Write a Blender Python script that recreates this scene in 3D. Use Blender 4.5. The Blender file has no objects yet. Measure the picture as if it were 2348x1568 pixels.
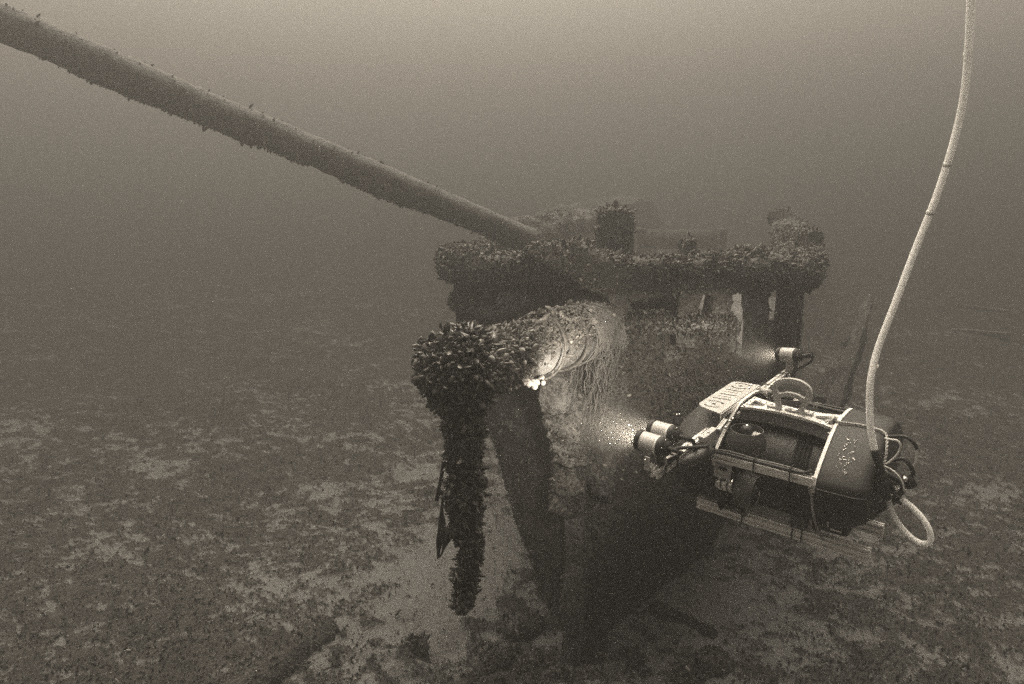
import bpy, bmesh, math, random
import numpy as np
from mathutils import Matrix, Vector

random.seed(7)
rng = np.random.default_rng(7)
scene = bpy.context.scene
C = scene.collection
R = math.radians

# ------------------------------------------------------------------ camera
CAM_H = 3.3
PITCH = R(14.1)
cam_data = bpy.data.cameras.new('camera')
cam_data.sensor_width = 36.0
cam_data.lens = 23.47
cam_data.clip_start = 0.05
cam_data.clip_end = 400
cam = bpy.data.objects.new('camera', cam_data)
cam.location = (0, 0, CAM_H)
cam.rotation_euler = (R(90) - PITCH, 0, 0)
C.objects.link(cam)
scene.camera = cam
CAM_M = Matrix.Translation((0, 0, CAM_H)) @ Matrix.Rotation(R(90) - PITCH, 4, 'X')

# ------------------------------------------------------------------ light
SUN_EL, SUN_AZ = 66.0, -10.0          # azimuth: degrees to the right of straight ahead
TINT = (1.0, 0.88, 0.71)
world = bpy.data.worlds.new('World')
scene.world = world
world.use_nodes = True
nt = world.node_tree
for n in list(nt.nodes):
    nt.nodes.remove(n)
w_out = nt.nodes.new('ShaderNodeOutputWorld')
w_bg = nt.nodes.new('ShaderNodeBackground')
w_bg.inputs['Strength'].default_value = 0.15
sky = nt.nodes.new('ShaderNodeTexSky')
sky.sky_type = 'NISHITA'
sky.sun_disc = False
sky.sun_elevation = R(SUN_EL)
sky.sun_rotation = R(SUN_AZ)
bw = nt.nodes.new('ShaderNodeRGBToBW')
mul = nt.nodes.new('ShaderNodeVectorMath'); mul.operation = 'SCALE'
mul.inputs[0].default_value = TINT
nt.links.new(sky.outputs[0], bw.inputs[0])
nt.links.new(bw.outputs[0], mul.inputs['Scale'])
nt.links.new(mul.outputs[0], w_bg.inputs['Color'])
nt.links.new(w_bg.outputs[0], w_out.inputs['Surface'])

sun_d = bpy.data.lights.new('sun', 'SUN')
sun_d.energy = 4.5
sun_d.angle = R(60)
sun_d.color = TINT
sun = bpy.data.objects.new('sun', sun_d)
az = R(SUN_AZ)
sdir = Vector((math.sin(az) * math.cos(R(SUN_EL)), math.cos(az) * math.cos(R(SUN_EL)), math.sin(R(SUN_EL))))
sun.rotation_euler = sdir.to_track_quat('Z', 'Y').to_euler()
C.objects.link(sun)

scene.view_settings.view_transform = 'Standard'
scene.view_settings.look = 'None'
scene.view_settings.exposure = 2.05
scene.view_settings.gamma = 1.0
scene.view_settings.use_curve_mapping = False
cy = scene.cycles
cy.max_bounces = 6
cy.diffuse_bounces = 2
cy.glossy_bounces = 2
cy.transmission_bounces = 2
cy.volume_bounces = 1
cy.caustics_reflective = False
cy.caustics_refractive = False
cy.sample_clamp_indirect = 4
cy.use_denoising = False

HAZE_DENSITY = 0.122
HAZE_ALBEDO = 0.24
HAZE_G = 0.65

# ------------------------------------------------------------------ helpers
def at(px, py, Y):
    """point on the ray of a 2347-px-wide view at horizontal distance Y (metres)"""
    x = (px - 1173.5) / 2347; v = (784 - py) / 2347; f = 0.652
    dY = v * math.sin(PITCH) + f * math.cos(PITCH)
    dZ = v * math.cos(PITCH) - f * math.sin(PITCH)
    t = Y / dY
    return np.array([x * t, Y, CAM_H + dZ * t])

def on_ground(px, py):
    x = (px - 1173.5) / 2347; v = (784 - py) / 2347; f = 0.652
    dY = v * math.sin(PITCH) + f * math.cos(PITCH)
    dZ = v * math.cos(PITCH) - f * math.sin(PITCH)
    t = -CAM_H / dZ
    return np.array([x * t, dY * t])

def _hash(ix, iy, iz, seed):
    h = (ix.astype(np.int64) * 374761393 + iy.astype(np.int64) * 668265263 + iz.astype(np.int64) * 2147483647 + seed * 1274126177) & 0xFFFFFFFF
    h = ((h ^ (h >> 13)) * 1274126177) & 0xFFFFFFFF
    h = (h ^ (h >> 16)) & 0xFFFFFF
    return h / 8388607.5 - 1.0

def vnoise(P, seed=0):
    i = np.floor(P).astype(np.int64); f = P - i
    u = f * f * (3 - 2 * f)
    r = 0
    for dx in (0, 1):
        wx = u[:, 0] if dx else 1 - u[:, 0]
        for dy in (0, 1):
            wy = u[:, 1] if dy else 1 - u[:, 1]
            for dz in (0, 1):
                wz = u[:, 2] if dz else 1 - u[:, 2]
                r = r + wx * wy * wz * _hash(i[:, 0] + dx, i[:, 1] + dy, i[:, 2] + dz, seed)
    return r

def fbm(P, octaves=4, seed=0, gain=0.5):
    a, s, r = 1.0, 0.0, 0
    P = np.array(P, float)
    for k in range(octaves):
        r = r + a * vnoise(P, seed + k * 17)
        s += a; a *= gain; P = P * 2.03 + 5.3
    return r / s

def sstep(a, b, x):
    t = np.clip((x - a) / (b - a), 0, 1)
    return t * t * (3 - 2 * t)

def setp(o, label=None, cat=None, group=None, kind=None):
    if label: o['label'] = label
    if cat: o['category'] = cat
    if group: o['group'] = group
    if kind: o['kind'] = kind
    return o

def link(o, parent=None, keep=False):
    C.objects.link(o)
    if parent is not None:
        o.parent = parent
        if keep:
            p = parent; M = Matrix.Identity(4)
            while p is not None:
                M = (p.matrix_parent_inverse @ Matrix.LocRotScale(p.location, p.rotation_euler, p.scale) if p.parent else
                     Matrix.LocRotScale(p.location, p.rotation_euler, p.scale)) @ M
                p = p.parent
            o.matrix_parent_inverse = M.inverted()
    return o

def mesh_obj(name, verts, faces, m, parent=None, keep=False, smooth=True, attrs=None):
    me = bpy.data.meshes.new(name)
    verts = np.asarray(verts, np.float32)
    if isinstance(faces, np.ndarray):
        k = faces.shape[1]; n = len(faces)
        me.vertices.add(len(verts)); me.vertices.foreach_set('co', verts.ravel())
        me.loops.add(n * k); me.loops.foreach_set('vertex_index', faces.astype(np.int32).ravel())
        me.polygons.add(n)
        me.polygons.foreach_set('loop_start', (np.arange(n) * k).astype(np.int32))
        me.polygons.foreach_set('loop_total', np.full(n, k, np.int32))
        me.update(calc_edges=True)
    else:
        me.from_pydata([tuple(map(float, v)) for v in verts], [], faces)
    me.polygons.foreach_set('use_smooth', np.full(len(me.polygons), smooth))
    if attrs:
        for an, av in attrs.items():
            a = me.attributes.new(an, 'FLOAT', 'POINT'); a.data.foreach_set('value', np.asarray(av, np.float32))
    me.materials.append(m)
    o = bpy.data.objects.new(name, me)
    return link(o, parent, keep)

def bm_obj(name, bm, m, parent=None, keep=False, smooth=False):
    bmesh.ops.recalc_face_normals(bm, faces=bm.faces)
    me = bpy.data.meshes.new(name); bm.to_mesh(me); bm.free()
    me.polygons.foreach_set('use_smooth', np.full(len(me.polygons), smooth))
    me.materials.append(m)
    return link(bpy.data.objects.new(name, me), parent, keep)

def bm_box(bm, c, s, rot=None, bevel=0.0):
    r = bmesh.ops.create_cube(bm, size=1.0)
    M = Matrix.Translation(Vector(c)) @ (rot.to_4x4() if rot is not None else Matrix.Identity(4)) @ Matrix.Diagonal((s[0], s[1], s[2], 1))
    bmesh.ops.transform(bm, matrix=M, verts=r['verts'])
    if bevel:
        es = list({e for v in r['verts'] for e in v.link_edges})
        bmesh.ops.bevel(bm, geom=es, offset=bevel, segments=2, affect='EDGES', profile=0.6)

def frame(d, up=(0, 0, 1)):
    d = Vector(d).normalized(); up = Vector(up)
    if abs(d.dot(up)) > 0.97: up = Vector((0, 1, 0))
    a = up.cross(d).normalized(); b = d.cross(a).normalized()
    return a, b, d

def bm_sweep(bm, path, prof, up=(0, 0, 1), caps=True, radii=None):
    """sweep a closed 2-D profile (list of (a,b)) along a path"""
    P = [Vector(p) for p in path]; rings = []
    pa = None
    for i, p in enumerate(P):
        d = (P[min(i + 1, len(P) - 1)] - P[max(i - 1, 0)]).normalized()
        if pa is None:
            a, b, _ = frame(d, up)
        else:
            a = (pa - d * pa.dot(d)).normalized(); b = d.cross(a)
        pa = a
        k = radii[i] if radii is not None else 1.0
        rings.append([bm.verts.new(p + a * (q[0] * k) + b * (q[1] * k)) for q in prof])
    n = len(prof)
    for i in range(len(rings) - 1):
        for j in range(n):
            bm.faces.new((rings[i][j], rings[i][(j + 1) % n], rings[i + 1][(j + 1) % n], rings[i + 1][j]))
    if caps:
        bm.faces.new(rings[0][::-1]); bm.faces.new(rings[-1])

def circle(r, n=10):
    return [(r * math.cos(2 * math.pi * k / n), r * math.sin(2 * math.pi * k / n)) for k in range(n)]

def smooth_path(pts, per=6):
    P = [np.array(p, float) for p in pts]; out = []
    for i in range(len(P) - 1):
        p0 = P[max(i - 1, 0)]; p1 = P[i]; p2 = P[i + 1]; p3 = P[min(i + 2, len(P) - 1)]
        for k in range(per):
            t = k / per
            out.append(0.5 * ((2 * p1) + (-p0 + p2) * t + (2 * p0 - 5 * p1 + 4 * p2 - p3) * t * t + (-p0 + 3 * p1 - 3 * p2 + p3) * t ** 3))
    out.append(P[-1])
    return out

def tube(name, pts, r, m, parent=None, n=10, per=6, keep=False, smooth=True):
    bm = bmesh.new(); bm_sweep(bm, smooth_path(pts, per) if per > 1 else pts, circle(r, n))
    return bm_obj(name, bm, m, parent, keep, smooth)

def bm_lathe(bm, prof, org, axis, n=28, closed=False):
    """prof: (distance along axis, radius)"""
    a, b, d = frame(axis); org = Vector(org); rings = []
    for (h, r) in prof:
        rings.append([bm.verts.new(org + d * h + (a * math.cos(2 * math.pi * k / n) + b * math.sin(2 * math.pi * k / n)) * max(r, 1e-5)) for k in range(n)])
    m = len(rings)
    for i in range(m if closed else m - 1):
        for k in range(n):
            bm.faces.new((rings[i][k], rings[i][(k + 1) % n], rings[(i + 1) % m][(k + 1) % n], rings[(i + 1) % m][k]))

def lathe(name, prof, org, axis, m, parent=None, n=28, closed=False, smooth=True):
    bm = bmesh.new(); bm_lathe(bm, prof, org, axis, n, closed)
    o = bm_obj(name, bm, m, parent, smooth=smooth)
    return o

def sharpen(o, ang=35):
    bm = bmesh.new(); bm.from_mesh(o.data)
    for e in bm.edges:
        if len(e.link_faces) == 2 and e.calc_face_angle(0) > R(ang): e.smooth = False
    bm.to_mesh(o.data); bm.free()
    return o

def prism(bm, poly, z0, z1):
    """poly: list of (x,y)"""
    lo = [bm.verts.new((x, y, z0)) for x, y in poly]; hi = [bm.verts.new((x, y, z1)) for x, y in poly]
    n = len(poly)
    bm.faces.new(lo[::-1]); bm.faces.new(hi)
    for i in range(n):
        bm.faces.new((lo[i], lo[(i + 1) % n], hi[(i + 1) % n], hi[i]))

def boolean_cut(name, base, cutter, m, parent):
    """base and cutter are bmeshes; returns an object with the holes cut"""
    bmesh.ops.recalc_face_normals(base, faces=base.faces); bmesh.ops.recalc_face_normals(cutter, faces=cutter.faces)
    mb = bpy.data.meshes.new(name); base.to_mesh(mb); base.free()
    mc = bpy.data.meshes.new('cutter'); cutter.to_mesh(mc); cutter.free()
    ob = bpy.data.objects.new(name, mb); oc = bpy.data.objects.new('cutter', mc)
    C.objects.link(ob); C.objects.link(oc)
    md = ob.modifiers.new('holes', 'BOOLEAN'); md.operation = 'DIFFERENCE'; md.object = oc; md.solver = 'EXACT'
    md.use_self = True
    dg = bpy.context.evaluated_depsgraph_get()
    me = bpy.data.meshes.new_from_object(ob.evaluated_get(dg))
    ob.modifiers.clear(); ob.data = me
    bpy.data.objects.remove(oc)
    if not me.materials: me.materials.append(m)
    me.materials[0] = m
    ob.parent = parent
    return ob

# ------------------------------------------------------------------ materials
def new_mat(name):
    m = bpy.data.materials.new(name); m.use_nodes = True
    nt = m.node_tree; b = nt.nodes['Principled BSDF']
    return m, nt, b

def simple(name, col, rough=0.5, metal=0.0, noise=0.0, nscale=40.0, bump=0.0, spec=0.5, scr=0.0):
    m, nt, b = new_mat(name)
    b.inputs['Roughness'].default_value = rough
    b.inputs['Metallic'].default_value = metal
    b.inputs['Specular IOR Level'].default_value = spec
    c = col if isinstance(col, tuple) else (col, col * 0.985, col * 0.96)
    if noise or bump:
        tc = nt.nodes.new('ShaderNodeTexCoord')
        n = nt.nodes.new('ShaderNodeTexNoise'); n.inputs['Scale'].default_value = nscale; n.inputs['Detail'].default_value = 8
        nt.links.new(tc.outputs['Object'], n.inputs['Vector'])
        cr = nt.nodes.new('ShaderNodeValToRGB')
        cr.color_ramp.elements[0].position = 0.3; cr.color_ramp.elements[1].position = 0.7
        cr.color_ramp.elements[0].color = tuple(x * (1 - noise) for x in c) + (1,)
        cr.color_ramp.elements[1].color = tuple(min(1, x * (1 + noise)) for x in c) + (1,)
        nt.links.new(n.outputs['Fac'], cr.inputs[0]); nt.links.new(cr.outputs[0], b.inputs['Base Color'])
        rr = nt.nodes.new('ShaderNodeMapRange'); rr.inputs[3].default_value = max(0.05, rough - 0.12); rr.inputs[4].default_value = min(1, rough + 0.15)
        nt.links.new(n.outputs['Fac'], rr.inputs[0]); nt.links.new(rr.outputs[0], b.inputs['Roughness'])
        if bump:
            bp = nt.nodes.new('ShaderNodeBump'); bp.inputs['Strength'].default_value = bump; bp.inputs['Distance'].default_value = 0.004
            nt.links.new(n.outputs['Fac'], bp.inputs['Height']); nt.links.new(bp.outputs[0], b.inputs['Normal'])
    else:
        b.inputs['Base Color'].default_value = c + (1,)
    return m

def crust_mat(name, lo, hi, scale=30.0, bump=0.8, dist=0.02, attr=None, attr_hi=0.3, rough=0.85):
    """encrusted surface: two scales of noise, optional attribute mixing towards silt"""
    m, nt, b = new_mat(name)
    b.inputs['Roughness'].default_value = rough
    b.inputs['Specular IOR Level'].default_value = 0.25
    tc = nt.nodes.new('ShaderNodeTexCoord')
    n1 = nt.nodes.new('ShaderNodeTexNoise'); n1.inputs['Scale'].default_value = scale; n1.inputs['Detail'].default_value = 10; n1.inputs['Roughness'].default_value = 0.7
    n2 = nt.nodes.new('ShaderNodeTexNoise'); n2.inputs['Scale'].default_value = scale * 0.12; n2.inputs['Detail'].default_value = 5
    v = nt.nodes.new('ShaderNodeTexVoronoi'); v.inputs['Scale'].default_value = scale * 2.2
    for q in (n1, n2, v): nt.links.new(tc.outputs['Object'], q.inputs['Vector'])
    add = nt.nodes.new('ShaderNodeMath'); add.operation = 'MULTIPLY_ADD'; add.inputs[1].default_value = 0.5
    nt.links.new(n2.outputs['Fac'], add.inputs[0]); nt.links.new(n1.outputs['Fac'], add.inputs[2])
    sub = nt.nodes.new('ShaderNodeMath'); sub.operation = 'MULTIPLY_ADD'; sub.inputs[1].default_value = -0.18
    nt.links.new(v.outputs['Distance'], sub.inputs[0]); nt.links.new(add.outputs[0], sub.inputs[2])
    cr = nt.nodes.new('ShaderNodeValToRGB')
    cr.color_ramp.elements[0].position = 0.5; cr.color_ramp.elements[1].position = 0.9
    cr.color_ramp.elements[0].color = (lo, lo * 0.97, lo * 0.93, 1); cr.color_ramp.elements[1].color = (hi, hi * 0.97, hi * 0.93, 1)
    nt.links.new(sub.outputs[0], cr.inputs[0])
    src = cr.outputs[0]
    if attr:
        a = nt.nodes.new('ShaderNodeAttribute'); a.attribute_name = attr
        silt = nt.nodes.new('ShaderNodeValToRGB')
        silt.color_ramp.elements[0].color = (attr_hi * 0.72,) * 3 + (1,); silt.color_ramp.elements[1].color = (attr_hi * 1.2,) * 3 + (1,)
        silt.color_ramp.elements[0].position = 0.3; silt.color_ramp.elements[1].position = 0.75
        nt.links.new(n1.outputs['Fac'], silt.inputs[0])
        ma = nt.nodes.new('ShaderNodeMath'); ma.operation = 'MULTIPLY_ADD'; ma.inputs[1].default_value = 1.1
        nt.links.new(n1.outputs['Fac'], ma.inputs[0]); nt.links.new(a.outputs['Fac'], ma.inputs[2])
        mr = nt.nodes.new('ShaderNodeMapRange'); mr.inputs[1].default_value = 0.72; mr.inputs[2].default_value = 1.22
        nt.links.new(ma.outputs[0], mr.inputs[0])
        mx = nt.nodes.new('ShaderNodeMix'); mx.data_type = 'RGBA'
        nt.links.new(mr.outputs[0], mx.inputs[0]); nt.links.new(src, mx.inputs[6]); nt.links.new(silt.outputs[0], mx.inputs[7])
        src = mx.outputs[2]
    nt.links.new(src, b.inputs['Base Color'])
    bp = nt.nodes.new('ShaderNodeBump'); bp.inputs['Strength'].default_value = bump; bp.inputs['Distance'].default_value = dist
    nt.links.new(sub.outputs[0], bp.inputs['Height']); nt.links.new(bp.outputs[0], b.inputs['Normal'])
    return m

def shell_mat(name, lo, mid, hi, rough=0.38):
    m, nt, b = new_mat(name)
    a = nt.nodes.new('ShaderNodeAttribute'); a.attribute_name = 'tint'
    cr = nt.nodes.new('ShaderNodeValToRGB')
    e = cr.color_ramp.elements
    e[0].position = 0.0; e[0].color = (lo, lo * 0.96, lo * 0.9, 1)
    e[1].position = 1.0; e[1].color = (hi, hi * 0.97, hi * 0.92, 1)
    k = cr.color_ramp.elements.new(0.75); k.color = (mid, mid * 0.96, mid * 0.9, 1)
    k = cr.color_ramp.elements.new(0.94); k.color = (mid * 1.5, mid * 1.45, mid * 1.38, 1)
    nt.links.new(a.outputs['Fac'], cr.inputs[0])
    tc = nt.nodes.new('ShaderNodeTexCoord'); n = nt.nodes.new('ShaderNodeTexNoise'); n.inputs['Scale'].default_value = 220; n.inputs['Detail'].default_value = 4
    nt.links.new(tc.outputs['Object'], n.inputs['Vector'])
    mx = nt.nodes.new('ShaderNodeMix'); mx.data_type = 'RGBA'; mx.blend_type = 'MULTIPLY'; mx.inputs[0].default_value = 1.0
    mr = nt.nodes.new('ShaderNodeMapRange'); mr.inputs[3].default_value = 0.45; mr.inputs[4].default_value = 1.5
    nt.links.new(n.outputs['Fac'], mr.inputs[0]); nt.links.new(cr.outputs[0], mx.inputs[6]); nt.links.new(mr.outputs[0], mx.inputs[7])
    nt.links.new(mx.outputs[2], b.inputs['Base Color'])
    b.inputs['Roughness'].default_value = rough; b.inputs['Specular IOR Level'].default_value = 0.6
    return m

M_seabed = crust_mat('seabed_silt_and_mussels', 0.045, 0.12, 30, 1.0, 0.03, 'silt', 0.25)
M_hull = crust_mat('mussel_crusted_planking', 0.04, 0.13, 34, 1.0, 0.03, 'silt', 0.24)
M_rail = crust_mat('mussel_crusted_rail', 0.026, 0.11, 36, 1.0, 0.03, 'silt', 0.26)
M_spar = crust_mat('silted_spar_wood', 0.05, 0.19, 60, 0.9, 0.012, 'silt', 0.20)
M_mast = crust_mat('silted_mast_wood', 0.025, 0.065, 40, 0.8, 0.02, 'silt', 0.14)
M_stemcrust = crust_mat('silted_stem_crust', 0.06, 0.22, 45, 1.0, 0.02, 'silt', 0.32)
M_core = crust_mat('dark_mussel_bed', 0.006, 0.028, 60, 1.0, 0.012)
M_shell = shell_mat('mussel_shell', 0.014, 0.075, 0.34)
M_shell_far = shell_mat('mussel_shell_far', 0.02, 0.07, 0.30, 0.55)
M_strap = simple('corroded_strap', 0.03, 0.6, 0.0, 0.5, 50, 0.5)
M_pale_plank = crust_mat('pale_silted_plank', 0.14, 0.32, 20, 0.5, 0.01)

M_alu = simple('anodised_aluminium', 0.9, 0.36, 0.7, 0.06, 30)
M_skid = simple('skid_aluminium', 0.9, 0.45, 0.2, 0.06, 30)
M_alu_dull = simple('dull_aluminium', 0.46, 0.5, 0.15, 0.1, 30)
M_steel = simple('bright_steel', 0.85, 0.2, 1.0)
M_fairing = simple('grey_plastic_fairing', 0.042, 0.6, 0.0, 0.25, 14, 0.12, 0.3)
M_fairing_low = simple('dark_fairing', 0.014, 0.55, 0.0, 0.2, 12)
M_trim = simple('white_trim_edge', 0.7, 0.5)
M_black = simple('black_plastic', 0.010, 0.62, 0.0, 0.3, 30)
M_housing = simple('black_ribbed_housing', 0.016, 0.5, 0.0, 0.3, 30)
M_rubber = simple('black_rubber', 0.018, 0.6)
M_nozzle = simple('dark_grey_nozzle', 0.07, 0.5, 0.0, 0.1, 30)
M_white = simple('white_propeller', 0.8, 0.4)
M_keel = simple('grey_buoyancy_foam', 0.17, 0.7, 0.0, 0.12, 60, 0.1)
M_tether = simple('white_tether_jacket', 0.92, 0.5, 0.0, 0.04, 9)
_b = M_tether.node_tree.nodes['Principled BSDF']
_b.inputs['Subsurface Weight'].default_value = 1.0; _b.inputs['Subsurface Radius'].default_value = (1, 1, 1); _b.inputs['Subsurface Scale'].default_value = 0.03
M_band = M_tether.copy(); M_band.name = 'worn_tether_band'
for _n in M_band.node_tree.nodes:
    if _n.type == 'VALTORGB':
        for _e in _n.color_ramp.elements: _e.color = (0.7, 0.69, 0.66, 1)
M_wire = simple('pale_wire', 0.6, 0.45)
M_rope = simple('braided_rope', 0.42, 0.9, 0.0, 0.4, 260, 0.9)
M_scuff = simple('worn_white_print', 0.85, 0.7)
M_flake = simple('suspended_silt', 0.9, 0.9)

def lamp_glass():
    m, nt, b = new_mat('lit_lamp_glass')
    b.inputs['Base Color'].default_value = (0.8, 0.78, 0.72, 1)
    b.inputs['Emission Color'].default_value = TINT + (1,)
    b.inputs['Emission Strength'].default_value = 12
    return m
M_lamp = lamp_glass()

# ------------------------------------------------------------------ shells
def shell_template(detail):
    """mussel shell: wedge that tapers to the hinge; length 1 along +Z, hinge at origin"""
    if detail == 2:
        hs = [(0.0, 0.05, 0.05), (0.15, 0.12, 0.11), (0.42, 0.21, 0.16), (0.70, 0.25, 0.11), (0.93, 0.17, 0.04), (1.0, 0.03, 0.01)]; n = 8
    elif detail == 1:
        hs = [(0.0, 0.05, 0.05), (0.4, 0.27, 0.20), (0.8, 0.28, 0.13), (1.0, 0.04, 0.03)]; n = 6
    else:
        hs = [(0.0, 0.06, 0.05), (0.55, 0.30, 0.2), (1.0, 0.08, 0.04)]; n = 4
    V, F = [], []
    for i, (z, a, b) in enumerate(hs):
        for k in range(n):
            t = 2 * math.pi * k / n
            V.append((a * math.cos(t) + 0.10 * math.sin(z * 3.0), b * math.sin(t), z))
    for i in range(len(hs) - 1):
        for k in range(n):
            a0, a1 = i * n + k, i * n + (k + 1) % n
            F.append((a0, a1, a1 + n, a0 + n))
    return np.array(V), np.array(F)

def patchy(freq=9.0, seed=0, floor=0.08):
    return lambda c, nn: floor + sstep(-0.12, 0.3, fbm(c * freq, 3, seed + 900))

def sample_surface(V, F, n, rg, weight=None):
    F = np.asarray(F)
    T = np.concatenate([F[:, [0, 1, 2]], F[:, [0, 2, 3]]]) if F.shape[1] == 4 else F
    A, B, D = V[T[:, 0]], V[T[:, 1]], V[T[:, 2]]
    N = np.cross(B - A, D - A); ar = np.linalg.norm(N, axis=1) + 1e-12
    w = ar.copy()
    if weight is not None: w = w * weight((A + B + D) / 3, N / ar[:, None])
    idx = rg.choice(len(T), n, p=w / w.sum())
    u, v = rg.random(n), rg.random(n); s = u + v > 1; u[s] = 1 - u[s]; v[s] = 1 - v[s]
    return A[idx] + u[:, None] * (B - A)[idx] + v[:, None] * (D - A)[idx], (N / ar[:, None])[idx]

def shell_axes(N, rg, spread=0.8):
    Z = N + rg.normal(0, spread, N.shape); Z /= np.linalg.norm(Z, axis=1)[:, None]
    X = np.cross(Z, rg.normal(0, 1, N.shape)); X /= np.linalg.norm(X, axis=1)[:, None]
    return X, np.cross(Z, X), Z

def shells(name, P, N, size, rg, m, parent=None, detail=1, spread=0.8, pale=0.03, keep=True, sink=0.25):
    TV, TF = shell_template(detail); n = len(P)
    X, Y, Z = shell_axes(N, rg, spread)
    S = size * np.exp(rg.normal(0, 0.38, n))
    V = (TV[None, :, 0:1] * X[:, None] + TV[None, :, 1:2] * Y[:, None] + (TV[None, :, 2:3] - sink) * Z[:, None]) * S[:, None, None] + P[:, None]
    F = (TF[None] + (np.arange(n) * len(TV))[:, None, None]).reshape(-1, 4)
    tint = rg.random(n) * 0.93; tint[rg.random(n) < pale] = 1.0
    o = mesh_obj(name, V.reshape(-1, 3), F, m, parent, keep, True, {'tint': np.repeat(tint, len(TV))})
    o['kind'] = 'stuff'
    return o

# ------------------------------------------------------------------ seabed
S0 = np.array([0.483, 4.2]); YAW = R(20)
AX = np.array([math.sin(YAW), math.cos(YAW)]); LT = np.array([math.cos(YAW), -math.sin(YAW)])
BEAM = 1.27

def ship_local(x, y):
    dx, dy = x - S0[0], y - S0[1]
    return dx * AX[0] + dy * AX[1], dx * LT[0] + dy * LT[1]

def ground_z(x, y):
    P = np.stack([x, y, np.zeros_like(x)], 1)
    r = np.sqrt(x * x + y * y)
    z = 0.12 * fbm(P * 0.45, 3, 3) + 0.10 * fbm(P * 1.5, 4, 9)
    s, l = ship_local(x, y)
    # scour hollow at the forefoot and a low mound of silt beside it
    z -= 0.10 * np.exp(-((s + 0.15) ** 2 + (l * 0.7) ** 2) / 0.5)
    # lumpy wreckage ground in the near centre
    m = np.exp(-(((x + 0.25) / 1.0) ** 2 + ((y - 3.75) / 0.55) ** 2))
    rid = 1 - np.abs(fbm(P * 2.6 + 7, 3, 31))
    z += m * (0.22 * rid ** 3 - 0.05)
    return z

def cover(x, y, z):
    P = np.stack([x * 1.0 + y * 0.15, y * 1.25, np.zeros_like(x)], 1)
    n = 0.74 * fbm(P * 8.0, 6, 51, 0.8) + 0.26 * fbm(P * 1.0, 3, 77)
    bias = np.full_like(x, 0.10)
    s, l = ship_local(x, y)
    bias += 0.14 * np.exp(-(((s - 0.6) / 1.4) ** 2 + ((l + 1.2) / 0.55) ** 2)) * -1 * 3.0    # smooth silt along the left side of the hull
    bias += 0.05 * np.exp(-(((s - 2.0) / 2.0) ** 2 + ((l - 3.0) / 1.0) ** 2))
    bias -= 0.38 * np.exp(-(((s - 0.5) / 1.5) ** 2 + ((l - 0.9) / 0.8) ** 2))             # fewer mussels, paler bed right of the hull
    bias -= 0.03 * np.exp(-(((x + 1.2) / 1.6) ** 2 + ((y - 5.0) / 1.0) ** 2))
    bias += 0.10 * sstep(6, 11, y)
    bias += 0.05 * np.exp(-(((x + 0.3) / 1.2) ** 2 + ((y - 3.7) / 0.5) ** 2))
    return sstep(bias - 0.16, bias + 0.24, n)      # 1 = bare silt, 0 = mussel bed

th = np.concatenate([np.linspace(R(-62), R(62), 620), np.linspace(R(66), R(294), 50)])
rr = np.concatenate([[0.02, 0.8], np.geomspace(1.6, 30, 560), np.geomspace(31, 220, 30)])
TH, RR = np.meshgrid(th, rr)
gx = (RR * np.sin(TH)).ravel(); gy = (RR * np.cos(TH)).ravel()
gz = ground_z(gx, gy)
silt = cover(gx, gy, gz)
fine = fbm(np.stack([gx, gy, gz * 0], 1) * 14, 4, 5, 0.6)
gz = gz + (1 - silt) * (0.018 + 0.02 * fine) + 0.004 * fine
nt_, nr_ = len(th), len(rr)
ii, jj = np.meshgrid(np.arange(nr_ - 1), np.arange(nt_), indexing='ij')
a = ii * nt_ + jj; b_ = ii * nt_ + (jj + 1) % nt_
GF = np.stack([a, b_, b_ + nt_, a + nt_], -1).reshape(-1, 4)[:, ::-1]
GV = np.stack([gx, gy, gz], 1)
seabed = mesh_obj('lake_bed', GV, GF, M_seabed, smooth=True, attrs={'silt': silt})
setp(seabed, kind='structure')

def gz_at(x, y):
    x = np.atleast_1d(np.asarray(x, float)); y = np.atleast_1d(np.asarray(y, float))
    return ground_z(x, y)

# small mussel shells strewn over the near bed
n = 110000
rad = np.sqrt(rng.random(n)) * 0 + np.exp(rng.uniform(np.log(3.0), np.log(11.0), n)); ang = rng.uniform(R(-48), R(48), n)
sx, sy = rad * np.sin(ang), rad * np.cos(ang)
sz = ground_z(sx, sy); cv = cover(sx, sy, sz)
k = rng.random(n) > cv * 0.93
sx, sy, sz = sx[k], sy[k], sz[k] + 0.02
NN = np.zeros((len(sx), 3)); NN[:, 2] = 1
o = shells('mussel_bed', np.stack([sx, sy, sz], 1), NN, 0.016, rng, M_shell_far, None, 0, 0.8, 0.02, False)
setp(o, 'dark mussel shells carpeting the lake bed', kind='stuff')

# ------------------------------------------------------------------ haze box (the water)
bm = bmesh.new(); bm_box(bm, (0, 20, 4.35), (150, 130, 11.1))
m, nt, b = new_mat('murky_water'); nt.nodes.remove(b)
pv = nt.nodes.new('ShaderNodeVolumePrincipled')
pv.inputs['Density'].default_value = HAZE_DENSITY
pv.inputs['Color'].default_value = (HAZE_ALBEDO,) * 3 + (1,)
pv.inputs['Anisotropy'].default_value = HAZE_G
nt.links.new(pv.outputs[0], nt.nodes['Material Output'].inputs['Volume'])
hz = bm_obj('haze', bm, m); setp(hz, kind='stuff')

# ------------------------------------------------------------------ the wreck
wreck = bpy.data.objects.new('shipwreck', None); wreck.location = (S0[0], S0[1], 0)
link(wreck)
setp(wreck, 'mussel-covered wooden shipwreck bow with broken bowsprit, standing upright on the lake bed', 'shipwreck')

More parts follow.
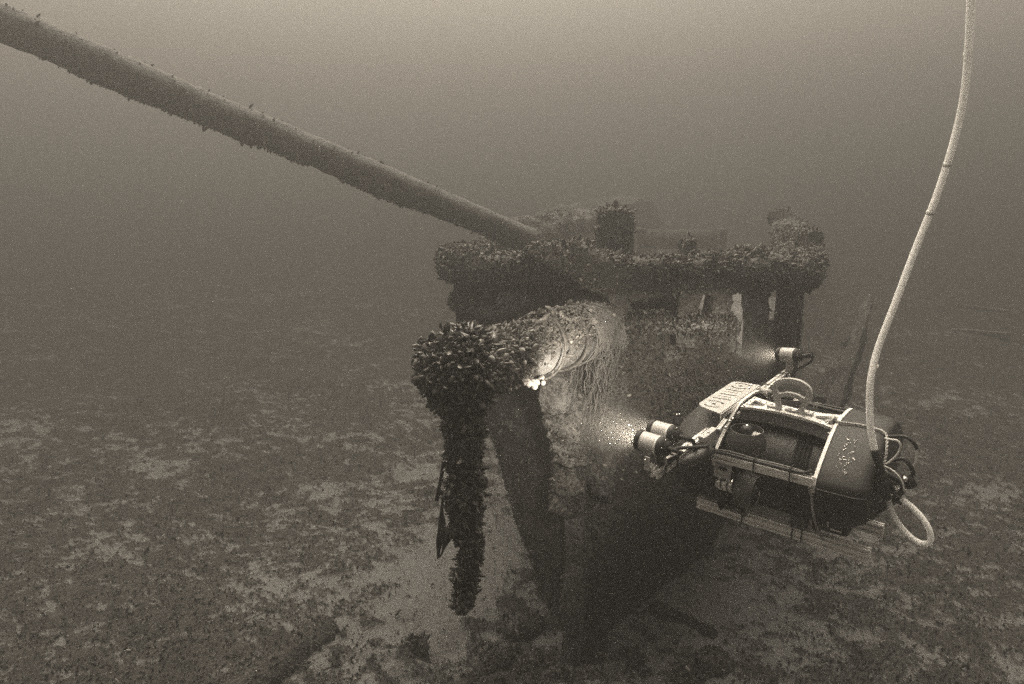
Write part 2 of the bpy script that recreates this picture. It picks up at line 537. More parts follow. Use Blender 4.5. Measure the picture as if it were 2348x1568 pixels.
def zdeck(s, l): return 2.39 - 0.075 * s + 0.012 * l
def ztop(s, l):
    return zdeck(s, l) - (0.22 * sstep(0.26, 0.36, s) + 0.30 * sstep(1.2, 1.8, s)) * sstep(0.3, 0.9, l)
def breadth_deck(s):
    q = np.clip(s / 1.08, 0, 1)
    return BEAM * np.sqrt(np.clip(1 - (1 - q) ** 2, 0, 1)) + 0.03
def breadth(s, t, sg=1):
    b1 = breadth_deck(s)
    b0 = 1.25 * (1 - np.exp(-s * (0.56 if sg > 0 else 0.68))) + 0.05
    w = np.clip(t, 0, 1) ** (1.45 if sg > 0 else 0.95)
    w = w * (1.25 - 0.25 * w)
    return b0 * (1 - w) + b1 * w
def ship_world(s, l, z):
    return np.stack([S0[0] + AX[0] * s + LT[0] * l, S0[1] + AX[1] * s + LT[1] * l, z], -1)

def hull_side(sg):
    nu, nv = 300, 200
    u = np.linspace(0, 1, nu) ** 1.6 * 7.0; t = np.linspace(-0.1, 1, nv)
    U, T = np.meshgrid(u, t)
    Bb = breadth(U, T, sg)
    Z = T * ztop(U, Bb * sg)
    V = ship_world(U.ravel(), (sg * Bb).ravel(), Z.ravel())
    ii, jj = np.meshgrid(np.arange(nv - 1), np.arange(nu - 1), indexing='ij')
    a = ii * nu + jj
    F = np.stack([a, a + 1, a + nu + 1, a + nu], -1).reshape(-1, 4)
    if sg < 0: F = F[:, ::-1]
    # outward displacement
    Vg = V.reshape(nv, nu, 3); du = np.gradient(Vg, axis=1); dv = np.gradient(Vg, axis=0)
    N = np.cross(du, dv).reshape(-1, 3) * (1 if sg > 0 else -1); N /= np.linalg.norm(N, axis=1)[:, None] + 1e-9
    d = 0.035 * fbm(V * 2.2, 3, 11) + 0.028 * fbm(V * 7, 4, 12, 0.6) + 0.012 * fbm(V * 24, 2, 13)
    # plank seams read faintly through the growth
    d -= 0.010 * np.exp(-((((T.ravel() * 13) % 1) - 0.5) / 0.08) ** 2)
    V = V + N * d[:, None]
    silt_ = sstep(0.05, 0.5, fbm(V * 3.1, 4, 21)) * 0.55 + 0.75 * sstep(0.0, 0.5, (T.ravel() - 0.93) * 8) * sstep(-0.3, 0.3, fbm(V * 4, 3, 4))
    return V, F, silt_
for sg in (1, -1):
    V, F, sl = hull_side(sg)
    o = mesh_obj('hull_side', V, F, M_hull, wreck, True, True, {'silt': sl})
    o['label'] = 'hull side right of the stem, facing the robot' if sg > 0 else 'narrower hull side left of the stem'
    P, N = sample_surface(V, F, 42000 if sg > 0 else 16000, rng, lambda c, nn: np.exp(-np.linalg.norm(c - np.array([0.5, 4.2, 1.5]), axis=1) * 0.45))
    shells('mussel_crust', P, N, 0.019, rng, M_shell_far, o, 0, 0.7, 0.012)

def blob_box(name, c, s, m, parent, rot=None, nsub=14, amp=0.02, seed=1, rnd=0.25, keep=True, shell_n=0, shell_size=0.028, taper=0.0, silt_v=0.3):
    """rounded box with grown-over surface: c centre, s size"""
    V, F, idx = [], [], {}
    g = np.linspace(-1, 1, nsub)
    for ax in range(3):
        for sgn in (-1, 1):
            base = len(V)
            for i in range(nsub):
                for j in range(nsub):
                    p = [0, 0, 0]; p[ax] = sgn; p[(ax + 1) % 3] = g[i]; p[(ax + 2) % 3] = g[j]; V.append(p)
            for i in range(nsub - 1):
                for j in range(nsub - 1):
                    q = (base + i * nsub + j, base + (i + 1) * nsub + j, base + (i + 1) * nsub + j + 1, base + i * nsub + j + 1)
                    F.append(q if sgn > 0 else q[::-1])
    V = np.array(V, float); F = np.array(F)
    sp = V / np.linalg.norm(V, axis=1)[:, None] * 1.25
    N = V / np.linalg.norm(V, axis=1)[:, None]
    V = V * (1 - rnd) + sp * rnd
    V[:, :2] *= (1 + taper * V[:, 2:3])
    V = V * np.array(s) / 2
    if rot is not None:
        Rm = np.array(rot); V = V @ Rm.T; N = N @ Rm.T
    V = V + np.array(c)
    key = V * 1.0
    V = V + N * (amp * fbm(key * 5, 4, seed, 0.6) * 2)[:, None]
    sl = np.clip(silt_v + 0.4 * fbm(key * 6, 3, seed + 5), 0, 1)
    o = mesh_obj(name, V, F, m, parent, keep, True, {'silt': sl})
    if shell_n:
        P, Nn = sample_surface(V, F, int(shell_n * 1.9), rng); shell_size *= 0.72
        shells('mussel_crust', P, Nn, shell_size, rng, M_shell_far, o, 0, 0.8, 0.02)
    return o

def rotz(a): return np.array([[math.cos(a), -math.sin(a), 0], [math.sin(a), math.cos(a), 0], [0, 0, 1]])
RZ = np.array([[LT[0], AX[0], 0], [LT[1], AX[1], 0], [0, 0, 1]])   # x = lateral, y = aft

# stem post
def sw(s, l, z): return ship_world(np.array(s, float), np.array(l, float), np.array(z, float))
blob_box('stem_post', sw(-0.05, 0, 1.22), (0.13, 0.30, 2.7), M_hull, wreck, RZ, 40, 0.03, 40, 0.06, shell_n=1500, silt_v=0.5)
# knee of the head below the bowsprit, with the crusted cutwater under it
kn = blob_box('head_knee', sw(-0.40, -0.05, 2.05), (0.17, 0.34, 0.24), M_stemcrust, wreck, RZ, 22, 0.028, 41, 0.30, silt_v=0.35, shell_n=120, shell_size=0.02)
blob_box('cutwater', sw(-0.30, -0.02, 1.76), (0.19, 0.30, 0.46), M_stemcrust, wreck, RZ, 30, 0.07, 42, 0.40, shell_n=900, shell_size=0.024, silt_v=0.3)
blob_box('cutwater', sw(-0.20, -0.04, 1.40), (0.17, 0.22, 0.50), M_stemcrust, wreck, RZ, 30, 0.07, 43, 0.40, shell_n=900, shell_size=0.024, silt_v=0.2)
blob_box('cheek_timber', sw(-0.12, 0.16, 1.78), (0.20, 0.30, 0.95), M_hull, wreck, RZ, 34, 0.07, 44, 0.35, shell_n=1500, silt_v=0.28)
blob_box('hawse_timber', sw(0.10, -0.42, 2.42), (0.42, 0.22, 0.24), M_rail, wreck, RZ @ rotz(R(20)), 18, 0.03, 45, 0.5, shell_n=700, silt_v=0.5)

# rail: one swept, crusted timber round the bow
def rail_pt(q):
    """q in metres of aft run on each side, sign gives the side"""
    s = abs(q)
    return s

def rail_path():
    pts = []
    for s in np.linspace(6.5, 1.08, 34)[:-1]: pts.append((s, -(BEAM + 0.03)))
    for a in np.linspace(-90, 90, 70): pts.append((1.08 - 1.08 * math.cos(R(a)), (BEAM + 0.03) * math.sin(R(a))))
    for s in np.linspace(1.08, 6.5, 34)[1:]: pts.append((s, BEAM + 0.03))
    return np.array(pts)
RP = rail_path()
# resample evenly
seg = np.r_[0, np.cumsum(np.linalg.norm(np.diff(RP, axis=0), axis=1))]
tt = np.linspace(0, seg[-1], 760)
RS = np.interp(tt, seg, RP[:, 0]); RL = np.interp(tt, seg, RP[:, 1])
def rail_z(s, l): return 2.70 - 0.07 * sstep(0, 1.2, s) + 0.008 * np.clip(s - 1.2, 0, 9) + 0.02 * l
RZc = rail_z(RS, RL)
nv = 36
path = ship_world(RS, RL, RZc)
dirs = np.gradient(path, axis=0); dirs /= np.linalg.norm(dirs, axis=1)[:, None]
up = np.array([0, 0, 1.0]); outw = np.cross(dirs, up); outw /= np.linalg.norm(outw, axis=1)[:, None]
ang = np.linspace(0, 2 * math.pi, nv, endpoint=False)
sq = 1 / np.maximum(np.abs(np.cos(ang)), np.abs(np.sin(ang))) ** 0.55
ca, sa = np.cos(ang) * sq, np.sin(ang) * sq
Hh, Ww = 0.105, 0.15
N = outw[:, None] * ca[None, :, None] + up[None, None] * sa[None, :, None]
V = path[:, None] + outw[:, None] * (ca * Ww)[None, :, None] + up[None, None] * (sa * Hh)[None, :, None]
V = V.reshape(-1, 3); N = N.reshape(-1, 3)
d = 0.06 * fbm(V * 2.6, 3, 61) + 0.04 * fbm(V * 8, 4, 62, 0.65)
# clumps that sit up on top of the rail
top = np.clip(N[:, 2], 0, 1)
d += top * 0.13 * sstep(0.18, 0.55, fbm(V * np.array([2.2, 2.2, 0.5]), 2, 66))
V = V + N * d[:, None]
sl = np.clip(0.2 + 0.6 * fbm(V * 4, 4, 63) + 0.25 * top, 0, 1) * 0.75
ii, jj = np.meshgrid(np.arange(len(RS) - 1), np.arange(nv), indexing='ij')
a = ii * nv + jj; b_ = ii * nv + (jj + 1) % nv
F = np.stack([a, a + nv, b_ + nv, b_], -1).reshape(-1, 4)[:, ::-1]
# orientation check
fn = np.cross(V[F[:, 1]] - V[F[:, 0]], V[F[:, 2]] - V[F[:, 0]]); 
if (fn * N[F[:, 0]]).sum() < 0: F = F[:, ::-1]
rail = mesh_obj('rail', V, F, M_rail, wreck, True, True, {'silt': sl})
P, Nn = sample_surface(V, F, 36000, rng, lambda c, nn: np.exp(-np.abs(c[:, 1] - 4.6) * 0.5) * patchy(6, 3, 0.15)(c, nn))
shells('mussel_crust', P, Nn, 0.022, rng, M_shell_far, rail, 0, 0.8, 0.035)

# covering board along the deck edge (broken away on the right quarter)
def ledge(name, s_list, l_list, z_off, w, h, seed):
    bmx = []
    p = ship_world(np.array(s_list), np.array(l_list), zdeck(np.array(s_list), np.array(l_list)) + z_off)
    V_, F_ = [], []
    n_ = 14
    for i in range(len(p)):
        dd = p[min(i + 1, len(p) - 1)] - p[max(i - 1, 0)]; dd /= np.linalg.norm(dd); ow = np.cross(dd, up)
        for k_ in range(n_):
            t_ = 2 * math.pi * k_ / n_; q_ = 1 / max(abs(math.cos(t_)), abs(math.sin(t_))) ** 0.7
            V_.append(p[i] + ow * math.cos(t_) * q_ * w + up * math.sin(t_) * q_ * h)
    for i in range(len(p) - 1):
        for k_ in range(n_):
            F_.append((i * n_ + k_, (i + 1) * n_ + k_, (i + 1) * n_ + (k_ + 1) % n_, i * n_ + (k_ + 1) % n_))
    V_ = np.array(V_); F_ = np.array(F_)[:, ::-1]
    c_ = p.repeat(n_, 0); N_ = V_ - c_; N_ /= np.linalg.norm(N_, axis=1)[:, None]
    V_ = V_ + N_ * (0.035 * fbm(V_ * 7, 4, seed, 0.6))[:, None]
    fn = np.cross(V_[F_[:, 1]] - V_[F_[:, 0]], V_[F_[:, 2]] - V_[F_[:, 0]])
    if (fn * N_[F_[:, 0]]).sum() < 0: F_ = F_[:, ::-1]
    o = mesh_obj(name, V_, F_, M_rail, wreck, True, True, {'silt': np.clip(0.5 + 0.5 * fbm(V_ * 5, 3, seed), 0, 1)})
    P, Nn = sample_surface(V_, F_, 5000, rng)
    shells('mussel_crust', P, Nn, 0.019, rng, M_shell_far, o, 0, 0.8, 0.02)
    return o
for a0, a1, sd in ((8, 43, 71), (-8, -88, 72)):
    A_ = np.radians(np.linspace(a0, a1, 70))
    ledge('covering_board', 1.08 - 1.08 * np.cos(A_), (BEAM - 0.02) * np.sin(A_), 0.0, 0.13, 0.05, sd)

# bulwark stanchions: angle round the bow, width, length below the rail, lean
def stanchion(adeg, w, zt, zb, lean=0.0, seed=0, dep=0.12):
    a_ = R(adeg); s_ = 1.08 - 1.08 * math.cos(a_); l_ = (BEAM + 0.0) * math.sin(a_)
    if abs(adeg) > 90:
        s_ = 1.08 + (abs(adeg) - 90) / 90 * 1.7; l_ = math.copysign(BEAM, adeg)
    ct = sw(s_, l_, (zt + zb) / 2)
    tang = math.atan2(math.cos(a_) * BEAM, math.sin(a_) * 1.08)  # direction along the rail
    lat = np.array([math.cos(math.atan2(1.08 * math.sin(a_), BEAM * math.cos(a_))), math.sin(math.atan2(1.08 * math.sin(a_), BEAM * math.cos(a_))), 0])
    lw = LT * lat[0] + AX * lat[1]; lw = np.array([lw[0], lw[1], 0]); lw /= np.linalg.norm(lw)
    ow = np.cross(lw, up)
    M = np.stack([lw, ow, up], 1)
    cs, sn = math.cos(lean), math.sin(lean)
    M = M @ np.array([[cs, 0, sn], [0, 1, 0], [-sn, 0, cs]])
    return blob_box('stanchion', ct, (w, dep, zt - zb), M_hull, wreck, M, 16, 0.018, 80 + seed, 0.12, shell_n=350, silt_v=0.2)
STAN = [(4, 0.34, 2.66, 2.30, 0), (-13, 0.10, 2.66, 2.3, 0), (-34, 0.09, 2.62, 2.25, 0), (-46, 0.09, 2.62, 2.22, 0), (-58, 0.11, 2.60, 2.2, 0), (-72, 0.12, 2.58, 2.1, 0), (-86, 0.14, 2.55, 2.0, 0),
        (28, 0.13, 2.62, 2.24, 0.03), (38, 0.13, 2.62, 2.26, 0), (54, 0.12, 2.62, 1.98, -0.13), (74, 0.14, 2.6, 2.0, -0.10), (86, 0.16, 2.58, 1.95, 0), (94, 0.2, 2.58, 1.8, 0), (-120, 0.16, 2.5, 2.0, 0)]
for i, (a0, w, zt, zb, ln) in enumerate(STAN): stanchion(a0, w, zt, zb, ln, i)
# strip of bulwark planking behind the rail on the left
A_ = np.radians(np.linspace(-88, 46, 90)); s_ = 1.25 - 1.0 * np.cos(A_); l_ = (BEAM - 0.32) * np.sin(A_)
V_ = []; nz = 8
for i in range(len(A_)):
    for k_ in range(nz): V_.append(sw(s_[i], l_[i], 2.2 + (2.66 - 2.2) * k_ / (nz - 1) - 0.07 * s_[i]))
V_ = np.array(V_); F_ = []
for i in range(len(A_) - 1):
    for k_ in range(nz - 1): F_.append((i * nz + k_, (i + 1) * nz + k_, (i + 1) * nz + k_ + 1, i * nz + k_ + 1))
keepf = [f for f in F_ if not (A_[f[0] // nz] > R(42))]
V_ += (0.03 * fbm(V_ * 6, 3, 90))[:, None] * np.array([0.3, -1, 0])
mesh_obj('bulwark_planking', V_, np.array(keepf), M_hull, wreck, True, True, {'silt': np.full(len(V_), 0.0)})

# deck: separate planks of the forecastle, silted over, and a lower broken deck aft
lo_deck = blob_box('lower_deck', sw(3.6, 0, 1.86), (2 * BEAM - 0.25, 6.0, 0.10), M_seabed, wreck, RZ, 40, 0.03, 99, 0.02, silt_v=0.8)
def deck_plank(l0, l1, s0, s1, z, seed):
    sm, lm = (s0 + s1) / 2, (l0 + l1) / 2
    blob_box('deck_plank', sw(sm, lm, z - 0.07 * sm), (l1 - l0 - 0.012, s1 - s0, 0.05), M_hull, wreck, RZ, 8, 0.006, seed, 0.02, silt_v=0.45)
for k_ in range(-7, 8):
    l_c = k_ * 0.17
    s_in = 1.08 * (1 - math.sqrt(max(0, 1 - (abs(l_c) / (BEAM - 0.05)) ** 2))) + 0.12
    deck_plank(l_c - 0.085, l_c + 0.085, s_in, 1.75 + 0.25 * math.sin(k_ * 2.1), 2.36, 100 + k_)

# posts and deck gear that show above the rail
p = at(1415, 520, 5.0)
blob_box('bitt_post', (p[0], p[1] + 0.12, 2.65), (0.25, 0.25, 0.80), M_rail, wreck, rotz(R(-10)), 22, 0.022, 120, 0.16, shell_n=1300, shell_size=0.03, taper=0.05, silt_v=0.25)
p = at(1577, 552, 4.85)
blob_box('kevel_head', (p[0], p[1], 2.68), (0.12, 0.12, 0.36), M_rail, wreck, rotz(R(10)), 10, 0.02, 121, 0.4, shell_n=160)
p = at(1855, 545, 5.3)
blob_box('timberhead', (p[0], p[1], 2.64), (0.16, 0.14, 0.48), M_rail, wreck, rotz(R(15)), 14, 0.03, 122, 0.35, shell_n=400)
# windlass lying across the deck in the haze
wl = at(1560, 556, 11.0)
bm = bmesh.new(); bm_sweep(bm, [(wl[0] - 0.62, wl[1], 2.27), (wl[0] + 0.62, wl[1] + 0.15, 2.25)], circle(0.16, 14)); bm_obj('windlass_barrel', bm, M_hull, wreck, True, True)
for dx in (-0.66, 0.66): blob_box('windlass_bitt', (wl[0] + dx, wl[1] + 0.05, 2.1), (0.14, 0.3, 0.70), M_hull, wreck, None, 8, 0.02, 130, 0.1)
# fallen deck house timbers, far and faint
Mt = rotz(R(10)) @ np.array([[math.cos(R(-9)), 0, math.sin(R(-9))], [0, 1, 0], [-math.sin(R(-9)), 0, math.cos(R(-9))]])
blob_box('collapsed_deckhouse', (2.1, 17.0, 1.85), (2.7, 2.0, 1.4), M_hull, wreck, Mt, 24, 0.16, 131, 0.35, silt_v=0.3)

# side timber sprung loose behind the right quarter
t_ = bpy.data.objects.new('fallen_hull_timber', None); p0 = at(1905, 950, 7.2); t_.location = (p0[0], p0[1], 0); link(t_)
setp(t_, 'faint dark broken timber leaning up in the haze right of the wreck', 'timber')
for (a, b, wd, sd) in ((at(1905, 960, 7.0), at(1993, 690, 8.2), 0.26, 140), (at(1885, 930, 7.4), at(1950, 765, 8.0), 0.34, 141)):
    dv = Vector(b - a); q = np.array(dv.to_track_quat('Z', 'X').to_matrix())
    blob_box('plank', (a + b) / 2, (wd, 0.13, dv.length * 1.05), M_hull, t_, q, 20, 0.05, sd, 0.25, taper=-0.25)

# ------------------------------------------------------------------ bowsprit
B0, B1 = at(1400, 742, 4.35), at(1060, 848, 2.36)
def grown_spar(name, pts, radii, m, parent, nu, nv, amp, seed, siltf, shell_mask=None, ridges=0.0):
    pts = np.array(pts); seg = np.r_[0, np.cumsum(np.linalg.norm(np.diff(pts, axis=0), axis=1))]
    tt = np.linspace(0, seg[-1], nu)
    P = np.stack([np.interp(tt, seg, pts[:, k]) for k in range(3)], 1); Rr = np.interp(tt, seg, radii)
    D = np.gradient(P, axis=0); D /= np.linalg.norm(D, axis=1)[:, None]
    ref = np.array([0, 0, 1.0]) if abs(D[0, 2]) < 0.9 else np.array([0, 1.0, 0])
    A = np.cross(D, ref); A /= np.linalg.norm(A, axis=1)[:, None]; Bv = np.cross(A, D)
    an = np.linspace(0, 2 * math.pi, nv, endpoint=False)
    N = A[:, None] * np.cos(an)[None, :, None] + Bv[:, None] * np.sin(an)[None, :, None]
    V = (P[:, None] + N * Rr[:, None, None]).reshape(-1, 3); N = N.reshape(-1, 3)
    along = np.repeat(tt, nv)
    d = amp * fbm(V * 5, 4, seed, 0.6) + amp * 0.45 * fbm(V * 20, 3, seed + 3)
    if ridges:
        d += ridges * np.sin(along * 38 + 3 * fbm(V * 3, 2, seed + 8) + np.arctan2(N[:, 2], N[:, 0]) * 2.0)
    V = V + N * d[:, None]
    ii, jj = np.meshgrid(np.arange(nu - 1), np.arange(nv), indexing='ij')
    a = ii * nv + jj; b_ = ii * nv + (jj + 1) % nv
    F = np.stack([a, b_, b_ + nv, a + nv], -1).reshape(-1, 4)
    # caps
    V = np.concatenate([V, P[:1] - D[:1] * Rr[0] * 0.15, P[-1:] + D[-1:] * Rr[-1] * 0.15]); N = np.concatenate([N, -D[:1], D[-1:]])
    c0, c1 = len(V) - 2, len(V) - 1
    k = np.arange(nv); k2 = (k + 1) % nv
    F = np.concatenate([F, np.stack([k2, k, np.full(nv, c0), np.full(nv, c0)], 1)[:, [0, 1, 2, 3]], np.stack([(nu - 1) * nv + k, (nu - 1) * nv + k2, np.full(nv, c1), np.full(nv, c1)], 1)])
    quads = F[:(nu - 1) * nv]; tris = [tuple(int(x) for x in f[:3]) for f in F[(nu - 1) * nv:]]
    fn = np.cross(V[quads[:, 1]] - V[quads[:, 0]], V[quads[:, 2]] - V[quads[:, 0]])
    flip = (fn * N[quads[:, 0]]).sum() < 0
    if flip: quads = quads[:, ::-1]; tris = [t[::-1] for t in tris]
    sl = siltf(V, N, np.r_[along, 0, along[-1]])
    o = mesh_obj(name, V, [tuple(int(x) for x in f) for f in quads] + tris, m, parent, True, True, {'silt': sl})
    return o, V, quads, N

LB = np.linalg.norm(B1 - B0)
def spar_silt(V, N, al):
    # paler low on the sides, wrapped in bands; growth on top
    band = 0.5 + 0.5 * np.sin(al * 9.0 + 1.2 + 1.5 * fbm(V * 2.5, 2, 203))
    low = sstep(0.35, -0.5, N[:, 2])
    return np.clip(0.15 + 0.28 * low + 0.30 * band * low + 0.55 * fbm(V * np.array([5, 5, 12]), 4, 201), 0, 1)
bow, BV, BF, BN = grown_spar('bowsprit', [B0, B0 * 0.5 + B1 * 0.5, B1], [0.150, 0.146, 0.105], M_spar, wreck, 260, 90, 0.022, 200, spar_silt, ridges=0.004)
bow['label'] = 'broken bowsprit jutting toward the camera'
dirB = (B1 - B0) / LB

# mussels scattered on the spar, thick on top, sparse on the flanks
def spar_w(c, nn):
    tpos = ((c - B0) @ dirB) / LB
    up_ = sstep(-0.25, 0.5, nn[:, 2] + 0.5 * fbm(c * 4, 3, 210))
    return up_ * (0.25 + 1.2 * tpos) + 1.5 * sstep(0.72, 0.9, tpos) + 0.02
P, Nn = sample_surface(BV, BF, 5200, rng, spar_w)
shells('mussel_crust', P, Nn, 0.021, rng, shell_mat('mussel_shell_silted', 0.05, 0.12, 0.4, 0.55), bow, 1, 0.8, 0.02)

# bands of old rope and iron wound round the spar
for i, tpos in enumerate((0.08, 0.20, 0.235, 0.50, 0.66)):
    c = B0 + (B1 - B0) * tpos
    a_, b__, d_ = frame(Vector(dirB) + Vector((0.0, 0, 0.22)))
    loop = [Vector(c) + (a_ * math.cos(t) + b__ * math.sin(t)) * (0.157 + 0.004 * math.sin(t * 3 + i)) for t in np.linspace(0, 2 * math.pi, 40)]
    bm = bmesh.new(); bm_sweep(bm, loop, [(0.006, -0.03 + 0.01 * (i % 2)), (0.006, 0.02), (-0.004, 0.02), (-0.004, -0.03)] if i in (1, 3) else circle(0.006, 6), caps=False)
    bm_obj('rope_wrap', bm, M_spar, bow, True, True)
# torn netting and weed draped over the inner spar and hanging down the stem
bm = bmesh.new(); a_, b__, d_ = frame(dirB)
for k_ in range(420):
    tpos = 0.02 + 0.42 * rng.random() ** 1.3; c = Vector(B0 + (B1 - B0) * tpos)
    ph0 = rng.uniform(-0.3, 1.2); side = -1 if np.dot(np.array(a_), [1, 0, 0]) > 0 else 1
    pts = []
    slant = rng.normal(0.10, 0.05)
    for j in range(9):
        t = math.pi * 0.5 - (ph0 + j * 0.24)
        rr2 = 0.160 + 0.008 * rng.random()
        pts.append(c + (a_ * math.cos(t) + b__ * math.sin(t)) * rr2 + d_ * (-slant * j * 0.22))
    if rng.random() < 0.55:
        L = rng.uniform(0.05, 1.3) * (1.1 - tpos * 2.2)
        e = pts[-1]
        for j in range(1, 6): pts.append(e + Vector((rng.normal(0, .012) - 0.02 * j * L, rng.normal(0, .012), -max(L, .04) * j / 5)))
    bm_sweep(bm, pts, circle(rng.uniform(0.0012, 0.0032), 4), caps=True)
nt_o = bm_obj('torn_netting', bm, simple('silted_netting', 0.18, 0.9, 0, 0.3, 60), bow, True, True); nt_o['kind'] = 'stuff'
# pale sponge growth under the spar
bm = bmesh.new()
for k_ in range(16):
    t_ = 0.69 + 0.075 * k_ / 16; c = B0 + (B1 - B0) * t_ + np.array([0.055 + rng.normal(0, .012), 0, -0.146 + rng.normal(0, .008)])
    r_ = bmesh.ops.create_icosphere(bm, subdivisions=2, radius=0.010 + 0.008 * rng.random(), matrix=Matrix.Translation(Vector(c)))
bm_obj('sponge_growth', bm, simple('pale_sponge', 0.26, 0.8, 0, 0.2, 90, 0.5), bow, True, True)

# mussel clump at the broken end
def clump(name, c, rad, seed, parent, n_sub=5):
    bm = bmesh.new(); bmesh.ops.create_icosphere(bm, subdivisions=n_sub, radius=1.0)
    V = np.array([v.co[:] for v in bm.verts]); F = np.array([[l.vert.index for l in f.loops] for f in bm.faces]); bm.free()
    N = V.copy(); V = V * np.array(rad)
    V = V * (1 + 0.20 * fbm(N * 2.2, 3, seed) + 0.10 * fbm(N * 6, 3, seed + 1))[:, None] + np.array(c)
    return mesh_obj(name, V, F, M_core, parent, True, True), V, F
cl_c = at(1056, 848, 2.42)
cl, CV, CF = clump('mussel_clump', cl_c, (0.150, 0.15, 0.162), 300, bow)
# dolphin striker hanging from the end
st_px = [(1066, 930, 0.085), (1063, 1000, 0.072), (1063, 1060, 0.074), (1063, 1130, 0.076), (1068, 1190, 0.070), (1076, 1240, 0.052), (1076, 1290, 0.043), (1068, 1335, 0.048), (1060, 1375, 0.056), (1062, 1398, 0.035)]
SY = 2.40
st, SV, SF, SN = grown_spar('dolphin_striker', [at(x, y, SY) for x, y, _ in st_px], [r * 0.80 for _, _, r in st_px], M_core, wreck, 160, 50, 0.032, 310, lambda V, N, al: np.zeros(len(V)))
st['label'] = 'mussel-covered dolphin striker hanging below the bowsprit end'

# individual mussels: the 300 that show largest, as sub-parts; the rest one crust
def individual(P, Nn, parent, size, rg):
    temps = []
    for k_ in range(4):
        TV, TF = shell_template(2)
        tint = [0.2, 0.5, 0.75, 0.9][k_]
        me = bpy.data.meshes.new('mussel'); me.from_pydata([tuple(v) for v in TV * np.array([1 + 0.1 * k_, 1 - 0.05 * k_, 1])], [], [tuple(int(x) for x in f) for f in TF])
        me.polygons.foreach_set('use_smooth', np.full(len(me.polygons), True)); me.materials.append(M_shell)
        a = me.attributes.new('tint', 'FLOAT', 'POINT'); a.data.foreach_set('value', np.full(len(TV), tint, np.float32))
        temps.append(me)
    X, Y, Z = shell_axes(Nn, rg, 0.6)
    pinv = None
    for i in range(len(P)):
        s_ = size * math.exp(rg.normal(0, 0.2))
        Mx = Matrix(((X[i][0] * s_, Y[i][0] * s_, Z[i][0] * s_, P[i][0]), (X[i][1] * s_, Y[i][1] * s_, Z[i][1] * s_, P[i][1]), (X[i][2] * s_, Y[i][2] * s_, Z[i][2] * s_, P[i][2]), (0, 0, 0, 1)))
        o = bpy.data.objects.new('mussel', temps[int(rg.integers(4))])
        link(o, parent, True)
        o.matrix_basis = Mx
camv = np.array([0, 0, CAM_H])
def front(c, nn): 
    d = camv - c; d /= np.linalg.norm(d, axis=1)[:, None]
    return np.clip((d * nn).sum(1) - 0.15, 0, 1)
P, Nn = sample_surface(CV, CF, 150, rng, front); individual(P + Nn * 0.006, Nn, bow, 0.026, rng)
P, Nn = sample_surface(SV, SF, 150, rng, front); individual(P + Nn * 0.006, Nn, st, 0.023, rng)
P, Nn = sample_surface(CV, CF, 3000, rng, patchy(11, 1, 0.25)); shells('mussel_crust', P, Nn, 0.025, rng, M_shell, bow, 2, 0.75, 0.02)
P, Nn = sample_surface(SV, SF, 3400, rng, patchy(11, 2, 0.3)); shells('mussel_crust', P, Nn, 0.021, rng, M_shell, st, 2, 0.75, 0.02)

# torn straps hanging beside the striker
def strap(name, px, wid, seed):
    pts = smooth_path([at(x, y, SY + dz) for x, y, dz in px], 5); V_, F_ = [], []
    wi = np.interp(np.linspace(0, 1, len(pts)), np.linspace(0, 1, len(wid)), wid)
    for i, p_ in enumerate(pts):
        tw = 0.5 + 0.8 * math.sin(i * 0.35 + seed)
        o_ = np.array([math.cos(tw), math.sin(tw), 0.1]) * wi[i] / 2; t_ = np.array([-math.sin(tw), math.cos(tw), 0]) * 0.003
        V_ += [p_ - o_ - t_, p_ + o_ - t_, p_ + o_ + t_, p_ - o_ + t_]
    for i in range(len(pts) - 1):
        for k_ in range(4): F_.append((i * 4 + k_, i * 4 + (k_ + 1) % 4, i * 4 + 4 + (k_ + 1) % 4, i * 4 + 4 + k_))
    F_ += [(3, 2, 1, 0), tuple(len(V_) - 4 + k_ for k_ in range(4))]
    mesh_obj(name, np.array(V_), F_, M_strap, st, True, False)
strap('torn_strap', [(1022, 1040, 0), (1006, 1120, -.02), (1001, 1148, -.02)], [0.02, 0.03, 0.012], 0)
strap('torn_strap', [(1018, 1130, 0), (1012, 1170, -.02), (1013, 1200, -.02), (1008, 1240, -.02), (1004, 1279, -.02)], [0.02, 0.012, 0.03, 0.03, 0.012], 1)
strap('torn_strap', [(1042, 1150, -.02), (1040, 1190, -.04), (1030, 1225, -.03), (1016, 1262, -.02), (1006, 1278, -.02)], [0.02, 0.03, 0.05, 0.03, 0.008], 2.4)

# ------------------------------------------------------------------ leaning mast
m0, m1 = at(1198, 546, 5.7), at(0, 50, 4.05)
ext = m1 + (m1 - m0) * 0.30; low = m0 - (m1 - m0) * 0.02
mast = bpy.data.objects.new('leaning_mast', None); mast.location = tuple(low); link(mast)
setp(mast, 'long fallen mast rising from the deck to the upper left, weed hanging along its underside', 'mast')
o, MV, MF, MN = grown_spar('spar', [low, m0, m1, ext], [0.112, 0.110, 0.104, 0.10], M_mast, mast, 420, 44, 0.014, 400,
    lambda V, N, al: np.clip(0.30 + 0.5 * sstep(0.2, 0.8, N[:, 2]) + 0.4 * fbm(V * 4, 3, 401), 0, 1))
P, Nn = sample_surface(MV, MF, 16000, rng, lambda c, nn: sstep(0.0, -0.9, nn[:, 2]) * sstep(-0.1, 0.4, fbm(c * 3.0, 2, 403)) + 0.004)
shells('hanging_growth', P, Nn, 0.019, rng, M_shell_far, o, 0, 0.6, 0.01)

